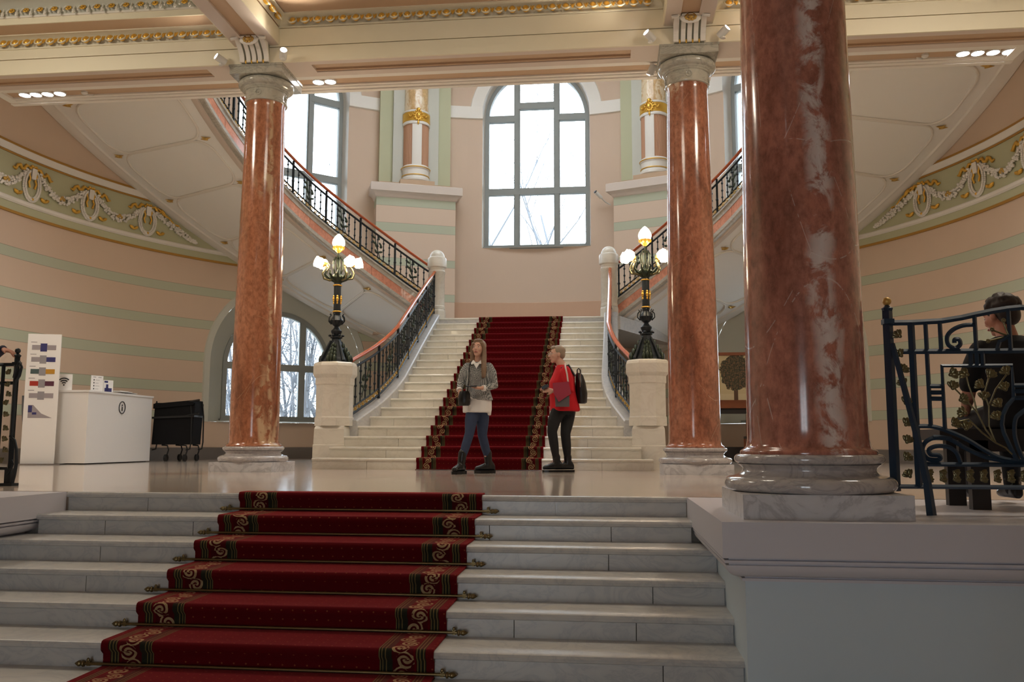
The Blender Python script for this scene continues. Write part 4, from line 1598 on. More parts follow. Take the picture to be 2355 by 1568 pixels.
for s_, side in ((1, 'left'), (-1, 'right')):
    t_end = 86
    path = [polar(s_ * t, RI_F - 0.0 + 0.06, zl(t) + 0.445) for t in frange(21.9, t_end, 64)]
    r = empty('iron_balustrade', path[0], 'wrought iron balustrade with wooden handrail climbing the curved flight on the %s' % side, 'balustrade', 'stair balustrades')
    balustrade(r, path, 0.83)
    path = []
    for y in frange(13.95, 19.22, 48):
        path.append(Vector((-s_ * (hw_at(y) + 0.14), y, nose_z(y) + 0.075 + 0.05 * max(0, 1 - (y - 13.55)))))
    r = empty('iron_balustrade', path[0], 'wrought iron balustrade with wooden handrail sweeping up the %s side of the central flight' % side, 'balustrade', 'stair balustrades')
    balustrade(r, path, 0.96)
    # sloping foot of the rails done; newel post on the landing
    nx, ny = -s_ * 1.965, 19.4
    nw = empty('newel_post', (nx, ny, ZLAND), 'domed white marble newel post at the top %s of the central flight' % side, 'newel post', 'domed newel posts')
    m = MB()
    m.lathe([(0.215, -0.35), (0.215, 0.18), (0.205, 0.22), (0.185, 0.24)], (nx, ny, ZLAND), 8, rot=PI / 8)
    build(m, 'base', M['cream_marble'], nw)
    m = MB()
    m.lathe([(0.19, 0.24), (0.19, 0.30), (0.182, 0.31), (0.182, 1.05), (0.195, 1.07), (0.195, 1.11), (0.18, 1.13), (0.18, 1.19)], (nx, ny, ZLAND), 24)
    build(m, 'shaft', M['cream_marble'], nw, smooth=35)
    m = MB()
    m.lathe([(0.19, 1.19), (0.22, 1.21), (0.22, 1.40), (0.205, 1.43), (0.185, 1.44)] + [(0.175 * math.cos(a), 1.44 + 0.18 * math.sin(a)) for a in frange(0.05, PI / 2, 8)], (nx, ny, ZLAND), 28)
    build(m, 'dome', M['cream_marble'], nw, smooth=35)

    # lamp pedestal
    px, py = -s_ * 2.53, 13.86
    pd = empty('lamp_pedestal', (px, py, 0.0), 'cream marble pedestal carrying the lamp at the %s foot of the central flight' % side, 'pedestal', 'lamp pedestals')
    m = MB()
    m.lathe([(0.37, 0.0), (0.37, 0.36), (0.36, 0.37), (0.35, 0.62), (0.33, 0.66), (0.315, 0.67)], (px, py, 0), 4, rot=PI / 4)
    build(m, 'base', M['cream_marble'], pd)
    m = MB()
    m.lathe([(0.315, 0.67), (0.315, 0.80), (0.30, 0.82), (0.30, 1.32), (0.315, 1.34), (0.315, 1.44)], (px, py, 0), 8, rot=PI / 8)
    build(m, 'shaft', M['cream_marble'], pd)
    m = MB()
    m.lathe([(0.315, 1.44), (0.345, 1.48), (0.355, 1.50), (0.355, 1.64), (0.34, 1.68), (0.32, 1.70)], (px, py, 0), 8, rot=PI / 8)
    build(m, 'cap', M['cream_marble'], pd)

    # candelabrum
    zb = 1.70
    lp = empty('candelabrum_lamp', (px, py, zb), 'tall bronze candelabrum with lit tulip shades on the %s pedestal' % side, 'lamp', 'stair candelabra')
    o = (px, py, zb)
    m = MB()
    m.lathe([(0.26, 0), (0.255, 0.03), (0.235, 0.06), (0.19, 0.14), (0.15, 0.23), (0.105, 0.31), (0.085, 0.36), (0.075, 0.40)], o, 8)
    for i in range(4):
        a = PI / 4 + i * PI / 2
        m.tube([(px + r_ * math.cos(a), py + r_ * math.sin(a), zb + z_) for r_, z_ in ((0.27, 0.02), (0.24, 0.08), (0.20, 0.16), (0.15, 0.26), (0.10, 0.36))], [0.035, 0.028, 0.022, 0.02, 0.015], 6)
    build(m, 'bell_base', M['iron'], lp, smooth=35)
    for i in range(4):
        m = MB()
        a = i * PI / 2
        for r_, z_, q in ((0.245, 0.07, 0.05), (0.205, 0.14, 0.045), (0.17, 0.21, 0.038), (0.125, 0.29, 0.03)):
            for w_ in (-0.22, 0, 0.22):
                m.ell((px + r_ * math.cos(a + w_), py + r_ * math.sin(a + w_), zb + z_ - 0.02 * abs(w_) * 5), q * 0.75, q * 0.75, q * 1.35, 6, 4)
        build(m, 'leaf_relief', M['iron_green'], lp, smooth=True)
    m = MB()
    m.lathe([(0.075, 0.40), (0.10, 0.41), (0.10, 0.43), (0.06, 0.45), (0.085, 0.50), (0.09, 0.53), (0.05, 0.57), (0.035, 0.60), (0.06, 0.62), (0.10, 0.66), (0.11, 0.70), (0.07, 0.76), (0.05, 0.79)], o, 20)
    for i in range(8):
        a = 2 * PI * i / 8
        m.tube([(px + r_ * math.cos(a), py + r_ * math.sin(a), zb + z_) for r_, z_ in ((0.09, 0.64), (0.135, 0.69), (0.13, 0.75), (0.10, 0.79), (0.12, 0.81))], 0.009, 4)
    for i in range(6):
        a = 2 * PI * i / 6 + 0.3
        m.ell((px + 0.105 * math.cos(a), py + 0.105 * math.sin(a), zb + 0.45), 0.028, 0.028, 0.02, 6, 4)
    build(m, 'knop', M['iron'], lp, smooth=40)
    m = MB()
    m.lathe([(0.052, 0.78), (0.060, 0.82), (0.058, 1.0), (0.060, 1.30), (0.055, 1.34)], o, 16)
    build(m, 'shaft', M['iron'], lp, smooth=40)
    for z_ in (0.85, 1.29):
        m = MB()
        m.tube([(px + 0.066 * math.cos(a), py + 0.066 * math.sin(a), zb + z_) for a in frange(0, 2 * PI, 18)[:-1]], 0.012, 5, closed=True)
        build(m, 'gilt_collar', M['gold'], lp, smooth=True)
    m = MB()
    for k in range(5):
        a = 2 * PI * k / 5
        for z_, r_ in ((1.03, 0.02), (1.06, 0.026), (1.10, 0.02), (0.99, 0.016)):
            m.ell((px + 0.06 * math.cos(a), py + 0.06 * math.sin(a), zb + z_), r_, r_, r_ * 1.2, 6, 4)
    build(m, 'gilt_band', M['gold'], lp, smooth=True)
    # leafy crown and rod
    m = MB()
    m.lathe([(0.055, 1.32), (0.10, 1.38), (0.13, 1.42), (0.09, 1.46), (0.04, 1.50), (0.018, 1.56), (0.014, 1.86)], o, 14)
    for i in range(10):
        a = 2 * PI * i / 10
        m.tube([(px + r_ * math.cos(a), py + r_ * math.sin(a), zb + z_) for r_, z_ in ((0.06, 1.35), (0.15, 1.40), (0.22, 1.46), (0.20, 1.52), (0.24, 1.50))], [0.012, 0.022, 0.02, 0.014, 0.006], 5)
        m.tube([(px + r_ * math.cos(a + 0.3), py + r_ * math.sin(a + 0.3), zb + z_) for r_, z_ in ((0.05, 1.46), (0.08, 1.60), (0.085, 1.70), (0.05, 1.77), (0.02, 1.74))], 0.009, 4)
    build(m, 'leaf_crown', M['iron_green'], lp, smooth=True)
    m = MB()
    m.lathe([(0.014, 1.84), (0.05, 1.87), (0.085, 1.91), (0.09, 1.95), (0.07, 1.945), (0.05, 1.93)], o, 14, caps=False)
    for i in range(8):
        a = 2 * PI * i / 8
        m.ell((px + 0.08 * math.cos(a), py + 0.08 * math.sin(a), zb + 1.93), 0.026, 0.026, 0.032, 6, 4)
    build(m, 'gilt_cup', M['gold'], lp, smooth=40)
    m = MB()
    m.lathe([(0.055, 1.93), (0.095, 1.97), (0.105, 2.01), (0.095, 2.06), (0.065, 2.11), (0.028, 2.15), (0.0, 2.17)], o, 20, caps=False)
    build(m, 'flame_shade', M['bulb'], lp, smooth=True)
    for k, a in enumerate((PI * 0.86, PI * 1.22, PI * 1.78, PI * 0.14)):
        ca, sa = math.cos(a), math.sin(a)
        lift = 0.04 if k in (0, 3) else 0.0
        m = MB()
        m.tube([(px + r_ * ca, py + r_ * sa, zb + z_ + lift) for r_, z_ in ((0.05, 1.40), (0.14, 1.36), (0.24, 1.38), (0.27, 1.46), (0.23, 1.54), (0.20, 1.58), (0.23, 1.63))], [0.016, 0.018, 0.018, 0.016, 0.014, 0.013, 0.018], 6)
        ar = build(m, 'lamp_arm', M['leaf_gold'], lp, smooth=True)
        tx, tz = 0.24, 1.62 + lift
        dirv = Vector((ca * 0.9, sa * 0.9, 0.25)).normalized()
        base = Vector((px + tx * ca, py + tx * sa, zb + tz))
        Mx = dirv.to_track_quat('Z', 'Y').to_matrix()
        for prof, nm, mt in (([(0.03, -0.02), (0.048, 0.0), (0.045, 0.03)], 'gilt_cup', M['gold']),
                             ([(0.035, 0.02), (0.075, 0.05), (0.085, 0.09), (0.080, 0.13), (0.088, 0.155), (0.060, 0.14), (0.0, 0.12)], 'tulip_shade', M['bulb'])):
            m = MB()
            m.lathe(prof, n=14, caps=False)
            if nm == 'tulip_shade':
                m.v = [((x * (1 + 0.07 * math.cos(7 * math.atan2(y, x)))), (y * (1 + 0.07 * math.cos(7 * math.atan2(y, x)))), z) for x, y, z in m.v]
            m.v = [tuple(base + Mx @ Vector(v)) for v in m.v]
            build(m, nm, mt, ar, smooth=True)

# ------------------------------------------------------------------ carpets and rods
def runner(name, path, x0, x1, label):
    """path: list of (y, z) along the steps"""
    th = 0.010
    off = []
    for i, (y, z) in enumerate(path):
        off.append((y, z))
    # dense resample with arc length
    S = [0.0]
    for a, b in zip(off, off[1:]):
        S.append(S[-1] + math.hypot(b[0] - a[0], b[1] - a[1]))
    vs, fs, uvs = [], [], []
    for (y, z), s in zip(off, S):
        vs += [(x0, y, z - th), (x0, y, z), (x1, y, z), (x1, y, z - th)]
    me = bpy.data.meshes.new(name)
    for i in range(len(off) - 1):
        a, b = i * 4, (i + 1) * 4
        for j in range(3):
            fs.append((a + j, a + j + 1, b + j + 1, b + j))
            us = ((0.0, 0.004), (0.0, 1.0), (0.996, 1.0))[j]
            uvs += [(us[0], S[i]), (us[1], S[i]), (us[1], S[i + 1]), (us[0], S[i + 1])]
    me.from_pydata(vs, [], fs)
    uv = me.uv_layers.new(name='UVMap')
    for i, q in enumerate(uvs):
        uv.data[i].uv = q
    me.materials.append(M['carpet'])
    for p in me.polygons:
        p.use_smooth = True
    me.set_sharp_from_angle(angle=math.radians(50))
    o = bpy.data.objects.new(name, me)
    COL.objects.link(o)
    tag(o, label, 'carpet')
    return o


CL, CR = -1.028, 0.935
path = [(YF + 0.16, 0.012), (YF + 0.03, 0.012)]
for n in range(0, 9):
    y, z = YF - n * TR, -n * RI
    path += [(y + 0.012, z + 0.012), (y - 0.004, z + 0.006), (y - 0.012, z - 0.012), (y - 0.009, z - 0.035), (y + 0.018, z - 0.06), (y + 0.020, z - RI + 0.03), (y + 0.012, z - RI + 0.014), (y - 0.02, z - RI + 0.012)]
runner('stair_runner', path, CL, CR, 'wide red stair runner with scrolled borders on the lower flight in the foreground')
path = [(YS - 0.05, 0.010), (YS + 0.006, 0.012), (YS + 0.014, 0.03)]
for k in range(1, NS + 1):
    y, z = YS + (k - 1) * T2, k * R2
    path += [(y + 0.014, z - 0.055), (y - 0.008, z - 0.035), (y - 0.012, z - 0.012), (y - 0.004, z + 0.007), (y + 0.012, z + 0.012)]
    if k < NS:
        path += [(y + T2 - 0.01, z + 0.012), (y + T2 + 0.012, z + 0.03)]
path += [(YS + 18 * T2 + 0.9, NS * R2 + 0.012)]
runner('stair_runner', path, -0.945, 0.935, 'narrow red stair runner climbing the central upper flight to the landing')

RODP = {}
m = MB()
m.tube([(CL - 0.09, 0, 0), (CR + 0.07, 0, 0)], 0.009, 8)
RODP['rod'] = mesh_of(m, 'rod', M['brass'], True)
m = MB()
m.v = []
m.lathe([(0.010, 0), (0.022, 0.004), (0.024, 0.016), (0.012, 0.024), (0.020, 0.036), (0.022, 0.048), (0.012, 0.066), (0.0, 0.082)], n=10, caps=False)
m.v = [(z, x, y) for x, y, z in m.v]
RODP['fin'] = mesh_of(m, 'finial', M['brass'], True)
m = MB()
m.box(-0.012, 0.012, -0.006, 0.03, -0.016, 0.022)
m.ell((0, -0.004, 0.028), 0.012, 0.01, 0.016, 8, 5)
RODP['eye'] = mesh_of(m, 'rod_eye', M['brass'], 40)
ordn = ['topmost', 'second', 'third', 'fourth', 'fifth', 'sixth', 'seventh']
for n in range(7):
    p = Vector(((CL + CR) / 2, YF - n * TR - 0.012, -(n + 1) * RI + 0.030))
    e = empty('stair_rod', p, '%s brass stair rod%s holding the lower red runner' % (ordn[n], '' if n == 0 else ' from the top'), 'stair rod', 'brass stair rods')
    inst('rod', RODP['rod'], (0, p.y, p.z), e)
    inst('finial', RODP['fin'], (CR + 0.07, p.y, p.z), e, scale=(0.8,) * 3)
    inst('finial', RODP['fin'], (CL - 0.09, p.y, p.z), e, (0, 0, PI), (0.8,) * 3)
    for x in (CL - 0.07, CR + 0.05):
        inst('rod_eye', RODP['eye'], (x, p.y, p.z), e, scale=(0.8,) * 3)

# ------------------------------------------------------------------ frieze on the round wall
ZF = 0.04
for s_, nm, side in ((1, 'trim_4', 'left'), (-1, 'trim_5', 'right')):
    fr = empty(nm, polar(s_ * 70, RW, 4.6), 'painted frieze band with white and gold mouldings high on the %s curved wall' % side, None, kind='structure')
    ths = [s_ * t for t in frange(49, 90, 50)]
    for pn, prof, mt in (('gold_line', [(0, 4.63), (0.03, 4.63), (0.035, 4.655), (0.03, 4.68), (0, 4.68)], M['gold_flat']),
                         ('green_band', [(0, 4.68), (0.015, 4.68), (0.015, 4.83), (0, 4.83)], M['green']),
                         ('white_moulding', [(0, 4.83), (0.03, 4.83), (0.055, 4.86), (0.055, 4.91), (0.03, 4.935), (0, 4.935)], M['white']),
                         ('frieze_field', [(0, 4.93), (0.01, 4.93), (0.01, 5.745), (0, 5.745)], M['green']),
                         ('gold_line', [(0, 5.74), (0.03, 5.74), (0.03, 5.775), (0, 5.775)], M['gold_flat']),
                         ('white_moulding', [(0, 5.775), (0.05, 5.775), (0.065, 5.80), (0.065, 5.90), (0.05, 5.915), (0, 5.915)], M['white']),
                         ('gold_line', [(0, 5.915), (0.045, 5.915), (0.03, 5.97), (0, 5.98)], M['gold_flat'])):
        m = MB()
        rows = [[polar(th, RW - d, z + ZF) for d, z in prof] for th in ths]
        rows += [[Vector((-s_ * (RW - d), yy, z + ZF)) for d, z in prof] for yy in (11.0, 7.0, 5.0)]
        m.grid(rows, closed_u=True)
        m.cap(rows[0], True)
        m.cap(rows[-1])
        build(m, pn, mt, fr, smooth=35)

    def FP(th, z, d=0.03):
        return polar(s_ * th, RW - d, z + ZF)
    rr = random.Random(11)
    gl = empty('frieze_garland', FP(70, 4.9), 'white plaster wreaths and garlands with gold ribbons on the %s frieze' % side, 'relief', 'frieze garlands')
    for c in (65.0, 74.2, 83.4):
        dg = math.degrees(1.0 / RW)
        m = MB()
        for i in range(44):
            a = PI / 2 + 0.45 + (2 * PI - 0.9) * i / 43
            for q in range(3):
                r1, r2 = 0.19 + 0.03 * (q - 1), 0.29 + 0.03 * (q - 1)
                m.ell(FP(c - dg * r1 * math.cos(a + 0.05 * q), 5.28 + r2 * math.sin(a + 0.05 * q), 0.035 + (0.025 if q == 1 else 0)), 0.024, 0.024, 0.028, 5, 4)
        wr = build(m, 'wreath', M['white'], gl, smooth=True)
        m = MB()
        m.grid([[FP(c + dg * x, z, d) for x, z, d in ((0.05, 5.60, 0.02), (0.06, 5.60, 0.09), (-0.06, 5.60, 0.09), (-0.05, 5.60, 0.02))], [FP(c + dg * x, z, d) for x, z, d in ((0.05, 5.40, 0.02), (0.055, 5.40, 0.07), (-0.055, 5.40, 0.07), (-0.05, 5.40, 0.02))]])
        m.cap([FP(c + dg * x, 5.60, d) for x, d in ((0.05, 0.02), (0.06, 0.09), (-0.06, 0.09), (-0.05, 0.02))])
        m.cap([FP(c + dg * x, 5.40, d) for x, d in ((0.05, 0.02), (0.055, 0.07), (-0.055, 0.07), (-0.05, 0.02))])
        build(m, 'plaque', M['white'], wr)
        for x, z in ((0, 5.63), (0.05, 5.64), (-0.05, 5.64), (0.09, 5.60), (-0.09, 5.60), (0, 5.0)):
            m = MB()
            m.ell(FP(c + dg * x, z, 0.06), 0.035, 0.035, 0.03, 6, 4)
            build(m, 'gilt_bow', M['gold'], wr, smooth=True)
        for q in (-1, 1):
            for pts, rs in (([FP(c + dg * q * (0.08 + 0.02 * math.sin(i * 1.9)), 5.52 - 0.05 * i, 0.045) for i in range(7)], 0.022),
                            ([FP(c + dg * q * (0.12 + 0.055 * i), 5.60 - 0.012 * i + 0.05 * math.sin(i * 1.7 + 0.4), 0.04) for i in range(8)], [0.026, 0.032, 0.038, 0.028, 0.04, 0.03, 0.034, 0.016]),
                            ([FP(c + dg * q * (0.24 + 0.05 * i), 5.06 + 0.03 * math.cos(i * 1.6), 0.04) for i in range(5)], [0.02, 0.042, 0.026, 0.042, 0.016])):
                m = MB()
                m.tube(pts, rs, 5)
                build(m, 'gilt_ribbon', M['gold'], wr, smooth=True)
    for c0, c1 in ((65.0, 74.2), (74.2, 83.4), (83.4, 92.0)):
        m = MB()
        for i in range(34):
            t = i / 33
            th = lerp(c0 + 1.2, c1 - 1.2, t)
            z = 5.52 - 0.34 * math.sin(PI * t) ** 0.8
            w = 0.035 + 0.045 * math.sin(PI * t)
            for q in range(4):
                m.ell(FP(th + rr.uniform(-0.12, 0.12), z + rr.uniform(-w, w), 0.03 + rr.uniform(0, 0.04)), 0.03, 0.03, 0.026, 5, 4)
        sw = build(m, 'swag', M['white'], gl, smooth=True)
        m = MB()
        for q in range(3):
            m.ell(FP((c0 + c1) / 2 + 0.25 * (q - 1), 5.20 + 0.03 * (q % 2), 0.07), 0.04, 0.04, 0.04, 6, 4)
        build(m, 'gilt_band', M['gold_dull'], sw, smooth=True)
    m = MB()
    for i in range(34):
        t = i / 33
        th = lerp(63.8, 57.2, t)
        z = 5.52 - 0.50 * t ** 0.85
        w = 0.03 + 0.05 * math.sin(PI * min(1, t * 1.0))
        for q in range(4):
            m.ell(FP(th + rr.uniform(-0.12, 0.12), z + rr.uniform(-w, w), 0.03 + rr.uniform(0, 0.04)), 0.03, 0.03, 0.026, 5, 4)
    build(m, 'hanging_swag', M['white'], gl, smooth=True)
    m = MB()
    m.tube([FP(63.6 - 0.5 * i, 5.62 - 0.045 * i + 0.025 * math.sin(i * 2.0), 0.04) for i in range(9)], [0.02, 0.026, 0.018, 0.028, 0.02, 0.026, 0.018, 0.026, 0.012], 5)
    build(m, 'gilt_ribbon', M['gold'], gl, smooth=True)

# ------------------------------------------------------------------ information corner on the left
dk = empty('information_desk', (-7.8, 15.7, 0), 'white box-shaped information desk with a round i sign on its front', 'desk')
m = MB()
m.box(-8.2, -7.42, 14.82, 17.05, 0.02, 1.30)
build(m, 'body', M['desk_white'], dk)
m = MB()
m.box(-8.22, -7.40, 14.80, 17.07, 1.30, 1.335)
build(m, 'top', M['desk_white'], dk)
m = MB()
m.box(-8.15, -7.47, 14.87, 17.0, 0.0, 0.02)
build(m, 'plinth', M['black'], dk)
m = MB()
cy, cz, X = 15.93, 1.06, -7.412
m.tube([(X, cy + 0.105 * math.cos(a), cz + 0.115 * math.sin(a)) for a in frange(0, 2 * PI, 28)[:-1]], 0.009, 5, closed=True)
m.ell((X, cy, cz + 0.045), 0.006, 0.018, 0.018, 8, 5)
m.box(X - 0.004, X + 0.006, cy - 0.010, cy + 0.010, cz - 0.065, cz + 0.015)
build(m, 'information_sign', M['ink'], dk, label='dark circled letter i')


def oboard(c, t, n, w, h, th):
    """upright board: centre of foot c, horizontal direction t, facing normal n"""
    c, t, n = Vector(c), Vector(t).normalized(), Vector(n).normalized()
    m = MB()
    m.obox(c + Vector((0, 0, h / 2)), t * (w / 2), n * (th / 2), Vector((0, 0, h / 2)))
    return m


bt = Vector((0.53, 0.16, 0)).normalized()
bn = Vector((0.16, -0.53, 0)).normalized()
bc = Vector((-8.11, 14.50, 0.0))
bd = empty('floor_plan_board', bc, 'tall white standing board printed with coloured floor plans', 'sign board')
build(oboard(bc + Vector((0, 0, 0.02)), bt, bn, 0.55, 2.30, 0.03), 'panel', M['paper'], bd)
m = MB()
m.obox(bc + Vector((0, 0, 0.01)), bt * 0.42, bn * 0.16, (0, 0, 0.01))
build(m, 'foot_plate', M['chrome'], bd)
m = MB()
c2 = bc - bn * 0.12 - bt * 0.30
m.tube([c2 + Vector((0, 0, 0.55)), c2 + Vector((0, 0, 0.95)) - bt * 0.02, c2 + Vector((0, 0, 1.22)) - bt * 0.03], [0.008, 0.03, 0.03], 6)
build(m, 'side_flap', plain('flap_grey', srgb(96, 96, 100), 0.6), bd)
PR = {k: plain('print_' + k, srgb(*v), 0.75) for k, v in dict(grey=(160, 152, 156), blue=(58, 58, 112), green=(74, 92, 92), ochre=(192, 140, 44), red=(170, 50, 36), plum=(92, 48, 66), line=(150, 146, 150)).items()}


def pr(u0, u1, z0, z1, mt, nm='print'):
    p = bc + bt * ((u0 + u1) / 2) + bn * 0.017 + Vector((0, 0, 2.32 - (z0 + z1) / 2))
    m = MB()
    m.obox(p, bt * (abs(u1 - u0) / 2), bn * 0.0015, (0, 0, abs(z1 - z0) / 2))
    return build(m, nm, mt, bd)


rows_ = [('grey', 'blue', 'grey', 'c'), ('grey', 'grey', 'blue', 'r'), ('green', 'grey', 'ochre', 'lr'), ('red', 'grey', 'plum', 'lr'), ('grey', 'grey', 'grey', '')]
for i, (a, b, c, k) in enumerate(rows_):
    z = 0.20 + 0.215 * i
    pr(-0.20, -0.06, z, z + 0.085, PR[a], 'plan_print')
    pr(-0.06, 0.05, z - 0.03, z + 0.115, PR[b] if b != 'grey' else PR['line'], 'plan_print')
    pr(0.05, 0.20, z, z + 0.085, PR[c], 'plan_print')
    pr(-0.22, -0.12, z - 0.055, z - 0.045, PR['line'], 'caption_line')
m = MB()
tri = [(-0.20, 1.27), (-0.12, 1.27), (0.02, 1.42), (0.20, 1.50), (-0.20, 1.50)]
pts = [bc + bt * u + Vector((0, 0, 2.32 - z)) for u, z in tri]
m.prism(pts, bn * 0.0145, bn * 0.0162)
build(m, 'plan_print', PR['grey'], bd)
pr(-0.20, -0.135, 1.28, 1.40, PR['blue'], 'plan_print')
pr(-0.13, -0.06, 1.40, 1.44, PR['blue'], 'plan_print')

# signs and papers on the desk
wf = empty('wifi_sign', (-7.98, 14.95, 1.335), 'small white sign with a wireless signal symbol on the desk', 'sign')
tt, nn_ = Vector((1, 0.25, 0)).normalized(), Vector((0.25, -1, 0)).normalized()
build(oboard((-7.98, 14.95, 1.335), tt, nn_, 0.26, 0.30, 0.012), 'card', M['paper'], wf)
cw = Vector((-7.98, 14.95, 1.335 + 0.10)) + nn_ * 0.009 - tt * 0.01
for i, r in enumerate((0.045, 0.085, 0.125)):
    m = MB()
    m.tube([cw + tt * (r * math.cos(a)) + Vector((0, 0, r * math.sin(a))) for a in frange(PI * 0.27, PI * 0.73, 8)], 0.011, 5)
    build(m, 'signal_arc', M['ink'], wf)
m = MB()
m.ell(cw, 0.015, 0.008, 0.015, 8, 5)
build(m, 'signal_dot', M['ink'], wf)
for y, h, w, lb, kind in ((15.35, 0.30, 0.26, 'white price list card standing on the information desk', 'list'), (15.72, 0.24, 0.22, 'tilted leaflet card with a dark blue picture on the information desk', 'pic')):
    c = Vector((-7.60, y, 1.335))
    tt, nn_ = Vector((0.35, 1, 0)).normalized(), Vector((1, -0.35, 0)).normalized()
    e = empty('leaflet_card', c, lb, 'card', 'cards on the desk')
    build(oboard(c, tt, nn_, w, h, 0.010), 'card', M['paper'], e)

    def card_mark(u0, u1, z0, z1, mt, nm):
        m = MB()
        m.obox(c + tt * ((u0 + u1) / 2) + nn_ * 0.006 + Vector((0, 0, (z0 + z1) / 2)), tt * ((u1 - u0) / 2), nn_ * 0.001, (0, 0, (z1 - z0) / 2))
        build(m, nm, mt, e)
    if kind == 'list':
        for i in range(4):
            card_mark(-0.08, -0.06, 0.04 + i * 0.055, 0.065 + i * 0.055, M['ink'], 'symbol_print')
            card_mark(-0.04, 0.03 + 0.02 * (i % 2), 0.048 + i * 0.055, 0.054 + i * 0.055, PR['line'], 'print_line')
        card_mark(-0.09, -0.03, 0.265, 0.275, PR['line'], 'print_line')
        card_mark(0.02, 0.09, 0.265, 0.275, PR['line'], 'print_line')
    else:
        card_mark(-0.09, -0.01, 0.19, 0.225, PR['blue'], 'picture_print')
        card_mark(-0.05, 0.0, 0.02, 0.16, PR['blue'], 'picture_print')
        card_mark(-0.08, 0.08, 0.02, 0.09, PR['blue'], 'picture_print')
pp = empty('paper_pile', (-7.62, 16.3, 1.335), 'low pile of papers lying on the information desk', 'papers')
rr = random.Random(5)
for i in range(6):
    m = MB()
    a = rr.uniform(-0.3, 0.3)
    t1, n1 = Vector((math.cos(a), math.sin(a), 0)), Vector((-math.sin(a), math.cos(a), 0))
    m.obox((-7.62 + rr.uniform(-0.05, 0.05), 16.3 + rr.uniform(-0.14, 0.14), 1.343 + 0.010 * i), t1 * 0.11, n1 * 0.17, (0, 0, 0.005))
    build(m, 'paper_sheet', M['paper'] if i != 1 else M['ink'], pp)

# folded black chair trolley
ct = empty('folding_chair_trolley', (-7.05, 17.6, 0), 'black wheeled trolley loaded with folded black chairs beside the information desk', 'trolley')
m = MB()
m.obox((-7.12, 17.6, 0.78), (0.40, 0.07, 0), (-0.06, 0.32, 0), (0.02, 0, 0.43))
build(m, 'cloth_bag', M['black_cloth'], ct)
m = MB()
m.obox((-7.12, 17.58, 1.18), (0.40, 0.07, 0.04), (-0.06, 0.34, 0), (0.0, 0, 0.05))
build(m, 'bag_flap', M['black_cloth'], ct)
for dx, dy in ((0.36, -0.26), (0.36, 0.28), (-0.38, -0.26)):
    m = MB()
    b = Vector((-7.10 + dx, 17.6 + dy, 0))
    m.tube([b + Vector((-0.05, 0, 0.24)), b + Vector((0.03, 0, 0.26)), b + Vector((0.05, 0, 0.40)), b + Vector((0.04, 0, 0.95)), b + Vector((0.0, 0, 1.25))], 0.016, 6)
    build(m, 'frame_tube', M['black'], ct, smooth=True)
for z in (1.26, 0.98):
    m = MB()
    m.tube([(-6.92, 17.36, z - 0.06), (-6.72, 17.31, z - 0.02), (-6.52, 17.29, z + 0.01)], 0.022, 6)
    build(m, 'handle', M['black'], ct, smooth=True)
m = MB()
m.obox((-7.12, 17.58, 0.92), (0.42, 0.075, 0.02), (-0.062, 0.335, 0), (0, 0, 0.02))
build(m, 'strap', M['black'], ct)
for dx, dy in ((0.27, -0.26), (-0.12, -0.30), (0.28, 0.25), (-0.10, 0.25)):
    b = Vector((-7.08 + dx, 17.6 + dy, 0))
    m = MB()
    m.tube([b + Vector((-0.10, 0, 0.34)), b + Vector((0.02, 0, 0.33)), b + Vector((0.05, 0, 0.24)), b + Vector((0.02, 0, 0.14))], 0.016, 6)
    fk = build(m, 'castor_fork', M['black'], ct, smooth=True)
    m = MB()
    ring = lambda x, r: [b + Vector((x, r * math.cos(a), 0.075 + r * math.sin(a))) for a in frange(0, 2 * PI, 18)[:-1]]
    m.grid([ring(-0.02, 0.03), ring(-0.025, 0.065), ring(-0.018, 0.075), ring(0.018, 0.075), ring(0.025, 0.065), ring(0.02, 0.03)], closed_u=True)
    m.cap(ring(-0.02, 0.03), True)
    m.cap(ring(0.02, 0.03))
    build(m, 'castor_wheel', M['black'], fk, smooth=40)


# ------------------------------------------------------------------ framed tree picture on a table, right background
def mk_tree_print():
    t = NT('tree_print')
    o = t.obj()
    x, y, z = t.sep(o)
    dx = t.math('MULTIPLY', t.math('SUBTRACT', x, 0.04), 1.15)
    dz = t.math('SUBTRACT', z, 0.12)
    r = t.math('SQRT', t.math('ADD', t.math('MULTIPLY', dx, dx), t.math('MULTIPLY', dz, dz)))
    n = t.noise(o, 9, 6, 0.7)
    n2 = t.noise(o, 26, 4, 0.7)
    edge = t.math('ADD', r, t.math('MULTIPLY', t.math('SUBTRACT', n, 0.5), 0.30))
    crown = t.math('LESS_THAN', edge, 0.40)
    trunk = t.math('MULTIPLY', t.math('LESS_THAN', t.math('ABSOLUTE', t.math('SUBTRACT', x, 0.04)), 0.045), t.math('LESS_THAN', z, 0.0))
    leaf = t.ramp(n2, [(0.40, srgb(46, 44, 34)), (0.52, srgb(86, 82, 58)), (0.62, srgb(140, 96, 66)), (0.70, srgb(96, 100, 74))])
    c = t.mix(t.math('LESS_THAN', z, -0.36), srgb(214, 198, 156), srgb(222, 208, 170))
    c = t.mix(trunk, c, srgb(96, 70, 50))
    c = t.mix(crown, c, leaf)
    return t.fin(c, 0.6)


